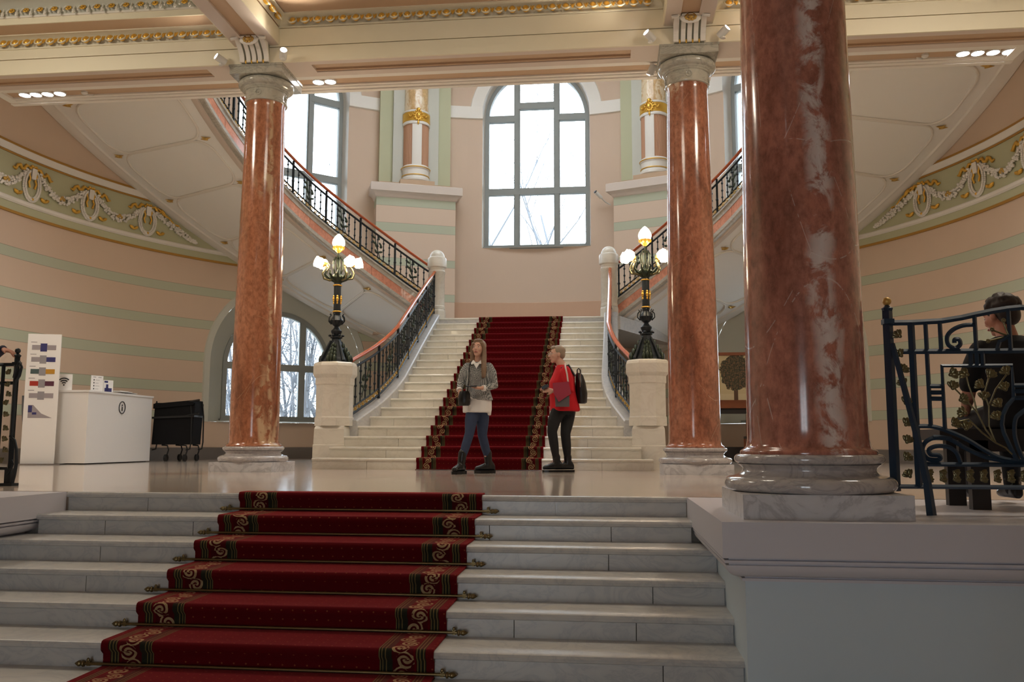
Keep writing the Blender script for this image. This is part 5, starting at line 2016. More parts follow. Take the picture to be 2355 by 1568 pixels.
pc = Vector((4.72, 19.9, 1.86))
pic = empty('framed_picture', pc, 'framed picture of a round-crowned tree on a wooden table beside the tallest column', 'picture')
m = MB()
m.box(-0.52, 0.52, 0.0, 0.02, -0.50, 0.50)
o_ = bpy.data.objects.new('tree_print', mesh_of(m, 'tree_print', mk_tree_print()))
COL.objects.link(o_)
o_.parent = pic
for nm, b in (('frame_rail', (-0.60, 0.60, -0.03, 0.04, 0.50, 0.57)), ('frame_rail', (-0.60, 0.60, -0.03, 0.04, -0.57, -0.50)), ('frame_stile', (-0.60, -0.52, -0.03, 0.04, -0.5, 0.5)), ('frame_stile', (0.52, 0.60, -0.03, 0.04, -0.5, 0.5))):
    m = MB()
    m.box(b[0] + pc.x, b[1] + pc.x, b[2] + pc.y, b[3] + pc.y, b[4] + pc.z, b[5] + pc.z)
    build(m, nm, M['frame_wood'] if 'rail' in nm else M['frame_grey'], pic)
tb = empty('display_table', (4.72, 20.0, 0), 'dark-legged wooden table under the framed tree picture', 'table')
m = MB()
m.box(3.95, 5.5, 19.65, 20.35, 1.17, 1.285)
build(m, 'table_top', M['frame_wood'], tb)
for x in (4.1, 5.35):
    for y in (19.75, 20.25):
        m = MB()
        m.box(x - 0.05, x + 0.05, y - 0.05, y + 0.05, 0, 1.17)
        build(m, 'leg', M['dark_wood'], tb)
m = MB()
m.box(4.15, 5.3, 19.72, 19.78, 1.05, 1.17)
build(m, 'apron', M['dark_wood'], tb)
m = MB()
m.box(4.1, 5.35, 20.22, 20.28, 0.0, 0.32)
build(m, 'lower_panel', M['dark_wood'], tb)
ch = empty('wooden_chair', (5.05, 19.3, 0), 'dark wooden chair by the display table, mostly hidden by the tallest column', 'chair')
for x in (4.86, 5.26):
    for y in (19.1, 19.5):
        m = MB()
        m.box(x - 0.02, x + 0.02, y - 0.02, y + 0.02, 0, 0.5 if y > 19.3 else 1.0)
        build(m, 'leg', M['frame_wood'], ch)
m = MB()
m.box(4.84, 5.28, 19.08, 19.52, 0.5, 0.55)
build(m, 'seat', M['dark_wood'], ch)
m = MB()
m.box(4.84, 5.28, 19.07, 19.11, 0.72, 1.02)
build(m, 'backrest', M['frame_wood'], ch)

# wall camera
cc_ = empty('security_camera', (1.78, 22.95, 6.96), 'small white security camera on the wall beside the middle window', 'camera')
m = MB()
d = Vector((-0.62, -0.45, 0.55)).normalized()
b = Vector((1.78, 22.95, 6.96))
m.tube([b - d * 0.02, b + d * 0.22], 0.045, 12)
build(m, 'body', M['lamp_white'], cc_, smooth=40)
m = MB()
m.tube([b + d * 0.215, b + d * 0.235], 0.048, 12)
build(m, 'lens', M['black'], cc_, smooth=40)
m = MB()
m.tube([b, b + Vector((0.12, 0.12, -0.10)), b + Vector((0.26, 0.16, -0.17))], 0.018, 6)
build(m, 'wall_arm', M['lamp_white'], cc_, smooth=True)

# ------------------------------------------------------------------ wrought iron gates
GD = {"post":[[0.0,0.131],[0.0,1.214]],"top":[[0.012,1.128],[0.137,1.128],[0.309,1.136],[0.423,1.154],[0.5,1.171],[0.595,1.19],[0.68,1.204],[0.76,1.211]],"second":[[0.0,0.954],[0.76,0.953]],"b1":[[0.133,1.126],[0.133,0.15]],"b2":[[0.216,1.13],[0.216,0.51]],"b3":[[0.298,1.136],[0.298,0.954]],"b4":[[0.497,1.171],[0.497,0.952]],"b5":[[0.69,1.204],[0.69,0.951]],"sq":[[0.295,0.49],[0.297,0.867],[0.69,0.867],[0.69,0.676],[0.65,0.63],[0.624,0.579],[0.615,0.52],[0.622,0.472],[0.658,0.376],[0.686,0.309]],"sq2":[[0.76,0.613],[0.72,0.585],[0.691,0.55],[0.681,0.463],[0.699,0.376],[0.727,0.309]],"h0":[[0.216,0.747],[0.296,0.746]],"h1":[[0.216,0.709],[0.296,0.709]],"h2":[[0.216,0.673],[0.296,0.672]],"k0":[[0.69,0.749],[0.76,0.749]],"k1":[[0.69,0.715],[0.76,0.715]],"k2":[[0.69,0.676],[0.76,0.676]],"v0":[[0.462,0.953],[0.462,0.866]],"v1":[[0.497,0.953],[0.497,0.865]],"v2":[[0.53,0.953],[0.53,0.865]],"arc1":[[0.133,0.511],[0.238,0.506],[0.348,0.467],[0.43,0.424],[0.51,0.371],[0.59,0.328],[0.686,0.309],[0.76,0.305]],"arc2":[[0.226,0.447],[0.31,0.438],[0.418,0.375],[0.526,0.327],[0.653,0.307]],"scr":[[0.372,0.298],[0.352,0.356],[0.307,0.389],[0.242,0.394],[0.199,0.374],[0.207,0.345],[0.248,0.341],[0.262,0.326],[0.238,0.312],[0.187,0.321],[0.161,0.365],[0.182,0.418],[0.244,0.445],[0.328,0.435]],"r3":[[0.133,0.288],[0.76,0.288]],"r4":[[0.0,0.158],[0.76,0.158]],"scrt":[[0.496,1.111],[0.43,1.107],[0.372,1.083],[0.337,1.044],[0.339,0.994],[0.376,0.971],[0.407,0.993],[0.402,1.023],[0.378,1.023],[0.375,1.003]],"fa":[[0.614,0.961],[0.631,1.011],[0.687,1.045]]}
GST = [[[0.568,0.414],[0.517,0.492],[0.476,0.589],[0.462,0.667],[0.438,0.746],[0.428,0.80]],[[0.568,0.414],[0.537,0.511],[0.543,0.628],[0.586,0.725],[0.652,0.813]],[[0.568,0.414],[0.497,0.472],[0.427,0.55],[0.338,0.53]],[[0.656,0.347],[0.621,0.385],[0.568,0.414]],[[0.476,0.589],[0.42,0.66],[0.35,0.74]],[[0.543,0.628],[0.52,0.70],[0.554,0.80]]]
GLF = [[0.339,0.815],[0.428,0.813],[0.554,0.804],[0.652,0.821],[0.344,0.736],[0.508,0.745],[0.637,0.727],[0.387,0.665],[0.514,0.675],[0.599,0.632],[0.406,0.587],[0.586,0.558],[0.337,0.521],[0.406,0.499]]
GFAN = [[[0.684,1.04],[0.588,1.08]],[[0.684,1.04],[0.561,1.011]],[[0.684,1.04],[0.655,1.134]]]
GVL = [1.046, 0.93, 0.84, 0.757, 0.648, 0.521, 0.42, 0.32, 0.22]
m = MB()
for i in range(5):
    a = -0.9 + 0.45 * i
    R = Matrix.Rotation(a, 3, 'Y')
    m.ell(R @ Vector((0, -0.008 * (i % 2), 0.022)), 0.014, 0.007, 0.026, 7, 5, R)
m.ell((0, -0.008, 0.0), 0.014, 0.012, 0.016, 7, 5)
GLEAF = mesh_of(m, 'gilt_leaf', M['leaf_gold'], True)


def gate(root, org, tx, iron, spread=1):
    org = Vector(org)

    def W(x, z, d=0.0):
        return org + Vector((tx * x, d, z))
    rad = {'post': 0.023, 'top': 0.013, 'second': 0.012, 'b1': 0.016}
    names = {'post': 'gate_post', 'top': 'top_rail', 'second': 'middle_rail', 'r3': 'lower_rail', 'r4': 'bottom_rail', 'scr': 'scroll', 'scrt': 'scroll', 'arc1': 'sweeping_bar', 'arc2': 'sweeping_bar', 'sq': 'square_frame', 'sq2': 'sweeping_bar', 'fa': 'fan_arch'}
    for mir in (False, True):
        f = (lambda x: 1.52 - x) if mir else (lambda x: x)
        for k, pts in GD.items():
            m = MB()
            P = [W(f(x), z) for x, z in pts]
            if len(P) > 4 and k not in ('sq', 'top'):
                Q = []
                for i in range(len(P) - 1):
                    p0, p1, p2, p3 = P[max(i - 1, 0)], P[i], P[i + 1], P[min(i + 2, len(P) - 1)]
                    for t in (0, 0.25, 0.5, 0.75):
                        Q.append(0.5 * ((2 * p1) + (p2 - p0) * t + (2 * p0 - 5 * p1 + 4 * p2 - p3) * t * t + (3 * p1 - p0 - 3 * p2 + p3) * t ** 3))
                P = Q + [P[-1]]
            r = rad.get(k, 0.010)
            m.tube(P, r * 1.3, 4, flat=(1, 1))
            build(m, names.get(k, 'bar'), iron, root)
        for pts in GFAN:
            m = MB()
            m.tube([W(f(x), z) for x, z in pts], 0.006, 5)
            m.ell(W(f(pts[1][0]), pts[1][1], -0.01), 0.014, 0.01, 0.014, 8, 5)
            build(m, 'fan_flower', M['leaf_gold'], root, smooth=True)
        for pts in GST:
            m = MB()
            m.tube([W(f(x), z, -0.012) for x, z in pts], 0.005, 5)
            build(m, 'stem', M['leaf_gold'], root, smooth=True)
        rr = random.Random(2)
        for x, z in GLF:
            inst('gilt_leaf', GLEAF, W(f(x), z, -0.014), root, (rr.uniform(-0.3, 0.3), rr.uniform(-1.3, 1.3), 0), (0.95,) * 3)
        for z in GVL:
            inst('gilt_leaf', GLEAF, W(f(0.066 + rr.uniform(-0.012, 0.012)), z, -0.01), root, (0, rr.uniform(-0.8, 0.8), 0), (0.9,) * 3)
        for i in range(8):
            for q in (-1, 1):
                inst('gilt_leaf', GLEAF, W(f(0.18 + 0.075 * i), 0.222 + 0.022 * q, -0.008), root, (0, tx * (1.57 + 0.5 * q), 0), (0.75,) * 3)
        m = MB()
        m.box(*sorted((W(f(0), 0).x - 0.03, W(f(0), 0).x + 0.03)), org.y - 0.03, org.y + 0.03, 1.12, 1.15)
        build(m, 'post_collar', iron, root)
        m = MB()
        m.lathe([(0.028, 1.20), (0.034, 1.215), (0.02, 1.225), (0.012, 1.235)], W(f(0), 0), 10)
        build(m, 'post_cap', iron, root)
        m = MB()
        m.ell(W(f(0), 1.258), 0.026, 0.026, 0.026, 14, 8)
        build(m, 'gilt_ball', M['gold_dull'] if spread else iron, root, smooth=True)


gr = empty('iron_gate', (3.59, 5.4, 0), 'dark blue wrought iron gate with gilded leaves beside the tallest column', 'gate', 'wrought iron gates')
gate(gr, (3.59, 5.4, 0), 1, M['iron_blue'])
m = MB()
m.tube([(3.60, 5.37, 1.0), (3.64, 5.33, 0.75), (3.685, 5.28, 0.45), (3.715, 5.24, 0.18), (3.722, 5.22, 0.005)], [0.016, 0.018, 0.020, 0.024, 0.028], 4, flat=(1, 0.8))
build(m, 'prop_bar', M['iron_blue'], gr)
gl_ = empty('iron_gate', (-3.6, 7.62, 0), 'black wrought iron gate post with a curled prop at the edge under a resting hand', 'gate', 'wrought iron gates')
gate(gl_, (-3.62, 7.62, 0), -1, M['iron'], 0)
m = MB()
m.tube([(-3.62 + dx, 7.59, z) for dx, z in ((0.0, 1.0), (0.02, 1.10), (0.05, 1.15), (0.072, 1.10), (0.055, 1.02), (0.02, 0.96), (0.022, 0.7), (0.02, 0.46))], [0.014] * 8, 6)
m.tube([(-3.62 + dx, 7.59, z) for dx, z in ((0.0, 0.46), (0.05, 0.42), (0.075, 0.33), (0.083, 0.2), (0.07, 0.10), (0.045, 0.0))], [0.012, 0.014, 0.016, 0.017, 0.018, 0.022], 6)
m.tube([(-3.62 + dx, 7.59, z) for dx, z in ((0.0, 0.10), (0.03, 0.14), (0.05, 0.20), (0.03, 0.24))], 0.010, 5)
build(m, 'curled_prop', M['iron'], gl_, smooth=True)
m = MB()
m.box(-3.68, -3.55, 7.56, 7.66, 0, 0.025)
m.box(-3.65, -3.59, 7.59, 7.65, 0.0, 0.16)
build(m, 'foot_plate', M['iron'], gl_)


# ------------------------------------------------------------------ people
def skin_mat(name, col):
    return plain(name, col, 0.5, vary=0.05)


SK1, SK2 = skin_mat('skin_fair', srgb(206, 160, 138)), skin_mat('skin_tan', srgb(178, 120, 96))


def houndstooth():
    t = NT('check_knit')
    o = t.obj()
    c = t.n('ShaderNodeTexChecker')
    t.set(c.inputs['Vector'], t.mapv(o, (1, 1, 1), (0, 0.785, 0)))
    c.inputs['Scale'].default_value = 88
    c.inputs['Color1'].default_value = srgb(40, 46, 52)
    c.inputs['Color2'].default_value = srgb(196, 196, 192)
    return t.fin(c.outputs[0], 0.9, spec=0.2)


MC = dict(knit=houndstooth(), shirt=plain('white_shirt', srgb(226, 222, 218), 0.8), jeans=plain('blue_jeans', srgb(48, 60, 86), 0.85, vary=0.25, vscale=12), boots=plain('boot_leather', srgb(16, 16, 18), 0.3),
          red=plain('red_shirt', srgb(196, 16, 30), 0.85, vary=0.1), leggings=plain('black_leggings', srgb(20, 20, 22), 0.8), hair1=plain('long_hair', srgb(126, 100, 78), 0.5, vary=0.3, vscale=40),
          hair2=plain('grey_hair', srgb(150, 132, 112), 0.6, vary=0.3, vscale=60), hair3=plain('dark_hair', srgb(40, 28, 24), 0.6, vary=0.3, vscale=50), bag=plain('bag_leather', srgb(14, 14, 16), 0.35),
          pink=plain('pink_bag', srgb(150, 40, 62), 0.6), greyc=plain('grey_bag', srgb(92, 86, 88), 0.8), strap=plain('pale_strap', srgb(206, 184, 176), 0.7), tee=plain('black_tee', srgb(22, 21, 23), 0.85),
          eye=plain('eye_white', srgb(226, 222, 218), 0.3), iris=plain('iris', srgb(40, 44, 48), 0.2), lip=plain('lips', srgb(160, 78, 76), 0.5), brow=plain('brows', srgb(92, 70, 54), 0.8), denim2=plain('dark_trousers', srgb(34, 34, 40), 0.85),
          phone=plain('phone_case', srgb(16, 18, 20), 0.3), lens=plain('spectacle_wire', srgb(190, 186, 180), 0.3, 0.6), navy=plain('navy_sleeve', srgb(34, 36, 56), 0.85))


def ering(c, rx, ry, n=16, rz=0.0):
    c = Vector(c)
    cs, sn = math.cos(rz), math.sin(rz)
    out = []
    for i in range(n):
        a = 2 * PI * i / n
        x, y = rx * math.cos(a), ry * math.sin(a)
        out.append(c + Vector((x * cs - y * sn, x * sn + y * cs, 0)))
    return out


def limb(m, pts, rs, n=10):
    m.tube(pts, rs, n)
    m.ell(pts[0], rs[0], rs[0], rs[0], 10, 6)
    m.ell(pts[-1], rs[-1], rs[-1], rs[-1], 10, 6)


def head(m, c, f, r, u, k=1.0):
    c, f, r, u = Vector(c), Vector(f), Vector(r), Vector(u)
    R = Matrix((r, f, u)).transposed()

    def e(x, y, z, a, b, d, nu=14, nv=10):
        m.ell(c + (r * x + f * y + u * z) * k, a * k, b * k, d * k, nu, nv, R)
    e(0, -0.018, 0.035, 0.074, 0.093, 0.082)
    e(0, 0.018, -0.015, 0.064, 0.078, 0.088)
    e(0, 0.040, -0.070, 0.046, 0.046, 0.042)
    e(0, 0.066, -0.098, 0.024, 0.020, 0.018)
    e(0, 0.078, 0.022, 0.050, 0.014, 0.012)
    for s in (-1, 1):
        e(s * 0.036, 0.066, -0.026, 0.024, 0.018, 0.022)
        e(s * 0.074, -0.005, -0.012, 0.009, 0.022, 0.030)
    m.tube([c + (f * 0.088 + u * 0.016) * k, c + (f * 0.100 - u * 0.010) * k, c + (f * 0.113 - u * 0.030) * k], [0.009 * k, 0.010 * k, 0.013 * k], 8)
    e(0, 0.106, -0.034, 0.016, 0.010, 0.008, 8, 6)
    e(0, 0.090, -0.062, 0.022, 0.010, 0.008, 10, 6)


def face_parts(root, c, f, r, u, k=1.0, glasses=False, sides=(-1, 1)):
    c, f, r, u = Vector(c), Vector(f), Vector(r), Vector(u)
    R = Matrix((r, f, u)).transposed()
    for s in sides:
        m = MB()
        m.ell(c + (r * (s * 0.031) + f * 0.080 + u * 0.002) * k, 0.0125 * k, 0.008 * k, 0.0058 * k, 10, 6, R)
        ey = build(m, 'eye', MC['eye'], root, smooth=True)
        m = MB()
        m.ell(c + (r * (s * 0.031) + f * 0.0865 + u * 0.003) * k, 0.0055 * k, 0.003 * k, 0.0055 * k, 8, 6, R)
        build(m, 'iris', MC['iris'], ey, smooth=True)
        m = MB()
        m.tube([c + (r * (s * 0.014) + f * 0.092 + u * 0.030) * k, c + (r * (s * 0.034) + f * 0.088 + u * 0.031) * k, c + (r * (s * 0.052) + f * 0.072 + u * 0.024) * k], [0.003 * k, 0.0035 * k, 0.002 * k], 5)
        build(m, 'eyebrow', MC['brow'], root, smooth=True)
        if glasses:
            m = MB()
            m.tube([c + (r * (s * 0.033 + 0.026 * math.cos(a)) + f * 0.104 + u * (0.0 + 0.022 * math.sin(a))) * k for a in frange(0, 2 * PI, 16)[:-1]], 0.0022, 5, closed=True)
            m.tube([c + (r * (s * 0.058) + f * 0.100) * k, c + (r * (s * 0.077) + f * 0.01 + u * 0.01) * k], 0.002, 5)
            build(m, 'spectacle_rim', MC['lens'], root, smooth=True)
    m = MB()
    m.tube([c + (r * (x * 0.024) + f * (0.101 - 0.016 * x * x) - u * (0.062 + 0.004 * abs(x))) * k for x in (-1, -0.5, 0, 0.5, 1)], [0.003 * k, 0.006 * k, 0.0065 * k, 0.006 * k, 0.003 * k], 6)
    build(m, 'lips', MC['lip'], root, smooth=True)


def hand(m, w, d, nrm, curl=0.5, k=1.0, side=1):
    """w wrist, d direction of the palm, nrm out of the back of the hand; side picks the thumb side"""
    w, d, nrm = Vector(w), Vector(d).normalized(), Vector(nrm)
    nrm = (nrm - d * nrm.dot(d)).normalized()
    s = d.cross(nrm)
    rings = []
    for t, a, b in ((0.0, 0.026, 0.020), (0.03, 0.034, 0.020), (0.065, 0.041, 0.017), (0.092, 0.040, 0.013)):
        c = w + d * (t * k)
        rings.append([c + s * (a * k * math.cos(q)) + nrm * (b * k * math.sin(q)) for q in frange(0, 2 * PI, 14)[:-1]])
    m.loft(rings)
    for i, (o, L) in enumerate(((-0.031, 0.064), (-0.0105, 0.080), (0.0105, 0.084), (0.031, 0.074))):
        p = w + d * (0.086 * k) + s * (o * k * side)
        dd = d.copy()
        pts = [p]
        for j, fr_ in enumerate((0.45, 0.32, 0.25)):
            c = curl * (0.55 + 0.5 * j)
            dj = (d * math.cos(c) - nrm * math.sin(c)).normalized()
            p = p + dj * (L * fr_ * k)
            pts.append(p)
        m.tube(pts, [0.0088 * k, 0.0085 * k, 0.0078 * k, 0.0068 * k], 8)
        m.ell(pts[-1], 0.0068 * k, 0.0068 * k, 0.0068 * k, 8, 5)
    b = w + d * (0.022 * k) + s * (0.028 * k * side)
    t1 = b + (d * 0.030 + s * (0.026 * side) - nrm * 0.010) * k
    t2 = t1 + (d * 0.032 + s * (0.006 * side) - nrm * 0.012) * k
    m.tube([b, t1, t2], [0.014 * k, 0.011 * k, 0.0085 * k], 8)
    m.ell(t2, 0.0085 * k, 0.0085 * k, 0.0085 * k, 8, 5)


def boot(m, ank, fd, shaft_top, L=0.27, sole=0.035, r=0.052):
    """chunky boot: ankle point, foot direction, top of the shaft"""
    ank, fd = Vector(ank), Vector((fd[0], fd[1], 0)).normalized()
    limb(m, [Vector(shaft_top), Vector(shaft_top).lerp(ank, 0.6), ank], [r + 0.006, r, r + 0.002], 12)
    sd = Vector((-fd.y, fd.x, 0))
    z0 = ank.z - 0.11
    rings = []
    for t, a, zt in ((-0.085, 0.030, 0.07), (-0.06, 0.042, 0.115), (0.0, 0.044, 0.13), (0.06, 0.045, 0.10), (0.12, 0.052, 0.075), (0.165, 0.045, 0.062), (0.19, 0.022, 0.045)):
        c = ank + fd * (t * L / 0.27)
        rings.append([Vector((c.x, c.y, z0)) + sd * (a * math.cos(q)) + Vector((0, 0, sole + (zt - 0.0) * (0.5 + 0.5 * math.sin(q)))) for q in frange(0, 2 * PI, 14)[:-1]])
    m.loft(rings)


def sole_mesh(ank, fd, L=0.27, h=0.04):
    ank, fd = Vector(ank), Vector((fd[0], fd[1], 0)).normalized()
    sd = Vector((-fd.y, fd.x, 0))
    z0 = ank.z - 0.11
    out = [(-0.092, 0.02), (-0.085, 0.04), (-0.03, 0.047), (0.04, 0.046), (0.12, 0.056), (0.175, 0.046), (0.198, 0.018)]
    ring = [ank + fd * (t * L / 0.27) + sd * a for t, a in out] + [ank + fd * (t * L / 0.27) - sd * a for t, a in out[::-1]]
    m = MB()
    m.prism([Vector((p.x, p.y, z0)) for p in ring], (0, 0, 0), (0, 0, h))
    return m


# ---- woman in the check jumper, walking towards the camera
o = Vector((0.17, 11.48, 0))
wm = empty('person', o, 'woman with long hair in a grey checked jumper, white shirt, jeans and black boots', 'person', kind='thing')


def V(x, y, z):
    return o + Vector((x, y, z))


hf = Vector((-0.22, -0.96, 0.14)).normalized()
hr = Vector((-0.96, 0.24, -0.02))
hr = (hr - hf * hr.dot(hf)).normalized()
hu = hr.cross(hf)
hc = V(0.03, 0.0, 1.655)
m = MB()
head(m, hc, hf, hr, hu, 1.05)
limb(m, [V(0.03, 0.01, 1.57), V(0.025, 0.015, 1.45)], [0.052, 0.058], 12)
m.loft([ering(V(0.02, 0.01, z), a, b) for z, a, b in ((1.46, 0.07, 0.06), (1.42, 0.14, 0.08), (1.25, 0.15, 0.10), (1.0, 0.15, 0.10), (0.86, 0.16, 0.11))])
limb(m, [V(-0.12, 0.0, 1.39), V(-0.165, 0.0, 1.33), V(-0.205, -0.02, 1.20), V(-0.20, -0.13, 1.085)], [0.036, 0.036, 0.034, 0.026])
limb(m, [V(0.16, 0.0, 1.39), V(0.21, 0.0, 1.32), V(0.25, -0.03, 1.155), V(0.10, -0.20, 1.115)], [0.036, 0.036, 0.034, 0.026])
hand(m, V(-0.20, -0.13, 1.09), (0.15, -0.35, -0.75), (-0.8, -0.5, 0.1), 0.75, 1.0, 1)
hand(m, V(0.10, -0.20, 1.115), (-0.9, -0.30, 0.02), (0.0, 0.25, -0.95), 0.4, 1.0, 1)
for hip, kn, an in (((-0.02, -0.02, 0.88), (-0.065, -0.12, 0.53), (-0.16, -0.18, 0.14)), ((0.085, 0.03, 0.88), (0.075, 0.08, 0.50), (0.15, 0.17, 0.14))):
    limb(m, [V(*hip), V(*kn), V(*an)], [0.075, 0.05, 0.04])
bake(build(m, 'body', SK1, wm), 0.0085, 3)
face_parts(wm, hc, hf, hr, hu, 1.05)
m = MB()   # jumper
m.loft([ering(V(x, 0.01, z), a, b) for x, z, a, b in ((0.02, 1.475, 0.075, 0.065), (0.02, 1.45, 0.135, 0.085), (0.02, 1.40, 0.175, 0.105), (0.02, 1.30, 0.175, 0.130), (0.02, 1.20, 0.165, 0.122), (0.02, 1.10, 0.165, 0.122), (0.03, 1.02, 0.180, 0.132), (0.05, 0.965, 0.180, 0.135))])
limb(m, [V(-0.118, 0.005, 1.408), V(-0.168, 0.0, 1.34), V(-0.205, -0.02, 1.20), V(-0.205, -0.10, 1.12)], [0.064, 0.060, 0.052, 0.043], 12)
limb(m, [V(0.165, 0.005, 1.408), V(0.215, 0.0, 1.33), V(0.25, -0.03, 1.155), V(0.15, -0.15, 1.115)], [0.064, 0.060, 0.054, 0.045], 12)
bake(build(m, 'jumper', MC['knit'], wm), 0.011, 4)
m = MB()   # shirt tail
m.loft([ering(V(x, 0.01, z), a, b) for x, z, a, b in ((0.02, 1.06, 0.155, 0.112), (0.015, 0.98, 0.178, 0.130), (0.01, 0.90, 0.192, 0.148), (0.01, 0.82, 0.192, 0.158), (0.01, 0.80, 0.188, 0.155))])
m.loft([ering(V(0.17, 0.05, z), a, b) for z, a, b in ((0.98, 0.03, 0.09), (0.85, 0.032, 0.095), (0.765, 0.02, 0.08))])
bake(build(m, 'shirt_tail', MC['shirt'], wm), 0.011, 3)
m = MB()   # collar and cuffs
for s, tip in ((-1, (-0.05, -0.115, 1.435)), (1, (0.07, -0.125, 1.44))):
    m.loft([[V(0.02 + s * 0.055, 0.03, 1.50), V(0.02 + s * 0.060, 0.03, 1.49), V(0.02 + s * 0.075, 0.02, 1.465), V(0.02 + s * 0.070, 0.03, 1.47)],
            [V(0.02 + s * 0.050, -0.05, 1.50), V(0.02 + s * 0.058, -0.055, 1.495), V(0.02 + s * 0.085, -0.07, 1.455), V(0.02 + s * 0.075, -0.06, 1.455)],
            [V(0.02 + s * 0.010, -0.10, 1.455), V(0.02 + s * 0.014, -0.108, 1.455), V(*tip), V(tip[0], tip[1] + 0.01, tip[2] - 0.004)]])
build(m, 'collar', MC['shirt'], wm, smooth=40)
m = MB()
m.tube([V(-0.207, -0.115, 1.108), V(-0.203, -0.135, 1.088)], 0.040, 12)
build(m, 'cuff', MC['shirt'], wm, smooth=40)
m = MB()
m.tube([V(0.135, -0.165, 1.115), V(0.115, -0.185, 1.115)], 0.042, 12)
build(m, 'cuff', MC['shirt'], wm, smooth=40)
m = MB()   # open neck
m.prism([V(-0.025, -0.105, 1.455), V(0.065, -0.105, 1.455), V(0.02, -0.132, 1.375)], (0, 0.02, 0), (0, -0.005, 0))
build(m, 'open_neck', MC['shirt'], wm)
m = MB()   # jeans
m.loft([ering(V(0.02, 0.01, z), a, b) for z, a, b in ((1.0, 0.15, 0.11), (0.92, 0.165, 0.122), (0.84, 0.160, 0.12))])
limb(m, [V(-0.03, -0.01, 0.87), V(-0.055, -0.07, 0.70), V(-0.065, -0.12, 0.53), V(-0.11, -0.155, 0.36), V(-0.15, -0.175, 0.22)], [0.098, 0.085, 0.064, 0.060, 0.050], 12)
limb(m, [V(0.085, 0.02, 0.87), V(0.08, 0.06, 0.68), V(0.075, 0.08, 0.50), V(0.11, 0.125, 0.34), V(0.14, 0.16, 0.22)], [0.098, 0.085, 0.064, 0.060, 0.050], 12)
bake(build(m, 'jeans', MC['jeans'], wm), 0.011, 4)
for an, fd, st in (((-0.165, -0.185, 0.11), (-0.35, -0.94), (-0.145, -0.172, 0.27)), ((0.15, 0.17, 0.11), (-0.92, -0.38), (0.135, 0.155, 0.27))):
    m = MB()
    boot(m, V(*an), fd, V(*st))
    bt_ = bake(build(m, 'boot', MC['boots'], wm), 0.009, 3)
    build(sole_mesh(V(*an), fd), 'sole', MC['boots'], bt_)
m = MB()   # hair
R = Matrix((hr, hf, hu)).transposed()
m.ell(hc - hf * 0.030 + hu * 0.050, 0.092, 0.100, 0.086, 18, 12, R)
m.ell(hc + hf * 0.020 + hu * 0.102, 0.070, 0.060, 0.030, 14, 8, R)
m.ell(hc - hf * 0.055 - hu * 0.03, 0.085, 0.06, 0.10, 16, 10, R)
for s, pts in ((1, [(0.060, 0.045, 0.075), (0.085, 0.015, 0.0), (0.088, -0.005, -0.10), (0.085, -0.03, -0.18)]), (-1, [(-0.060, 0.045, 0.075), (-0.086, 0.02, 0.0), (-0.092, 0.02, -0.10), (-0.105, 0.05, -0.20), (-0.12, 0.075, -0.30), (-0.125, 0.085, -0.42)])):
    m.tube([hc + hr * x + hf * y + hu * z for x, y, z in pts], [0.026, 0.030, 0.032, 0.034, 0.034, 0.022][:len(pts)], 10)
    m.tube([hc + hr * (x * 0.82) + hf * (y - 0.03) + hu * z for x, y, z in pts], [0.028, 0.034, 0.036, 0.038, 0.034, 0.02][:len(pts)], 10)
m.tube([hc + hr * x + hf * y + hu * z for x, y, z in ((0, -0.085, 0.0), (0.0, -0.095, -0.12), (0.0, -0.10, -0.25))], [0.06, 0.07, 0.06], 10)
bake(build(m, 'hair', MC['hair1'], wm), 0.009, 4)
# her shoulder bag and phone
bg_ = empty('shoulder_bag', V(-0.10, -0.20, 0.90), 'black bucket shoulder bag on a long strap carried by the woman in the jumper', 'bag')
m = MB()
m.loft([ering(V(-0.125, -0.205, z), a, b, 18) for z, a, b in ((0.885, 0.060, 0.045), (0.90, 0.078, 0.058), (0.97, 0.082, 0.060), (1.04, 0.074, 0.054), (1.075, 0.060, 0.045))])
build(m, 'bag_body', MC['bag'], bg_, smooth=True)
m = MB()
m.tube([V(-0.09, -0.19, 1.06), V(-0.075, -0.165, 1.20), V(-0.075, -0.145, 1.32), V(-0.075, -0.115, 1.42), V(-0.070, -0.03, 1.475), V(-0.07, 0.06, 1.46)], 0.0085, 6, flat=(1, 1.6))
build(m, 'strap', MC['bag'], bg_, smooth=True)
m = MB()
m.obox(V(-0.02, -0.285, 1.135), (0.072, 0.0, 0.0), (0, 0.035, 0.008), (0, -0.001, 0.005))
build(m, 'mobile_phone', MC['phone'], None, label='dark mobile phone in the hand of the woman in the jumper', cat='phone')

# ---- older woman in red, facing left
o = Vector((1.27, 12.30, 0))
rd = empty('person', o, 'short-haired woman with glasses in a loose red top, black leggings and black shoes', 'person', kind='thing')
hf = Vector((-0.93, -0.34, -0.04)).normalized()
hr = Vector((-0.34, 0.93, 0))
hr = (hr - hf * hr.dot(hf)).normalized()
hu = hr.cross(hf)
hc = V(-0.07, 0, 1.655)
m = MB()
head(m, hc, hf, hr, hu, 1.08)
limb(m, [V(-0.045, 0.01, 1.57), V(0.01, 0.02, 1.48)], [0.058, 0.066], 12)
m.loft([ering(V(0.03, 0.02, z), a, b) for z, a, b in ((1.48, 0.07, 0.08), (1.42, 0.10, 0.15), (1.25, 0.13, 0.16), (1.0, 0.14, 0.17), (0.84, 0.13, 0.16))])
limb(m, [V(0.06, -0.15, 1.38), V(0.10, -0.19, 1.13), V(-0.10, -0.23, 1.12)], [0.045, 0.038, 0.027])
limb(m, [V(0.04, 0.17, 1.38), V(0.02, 0.18, 1.15), V(-0.16, 0.05, 1.15)], [0.045, 0.038, 0.027])
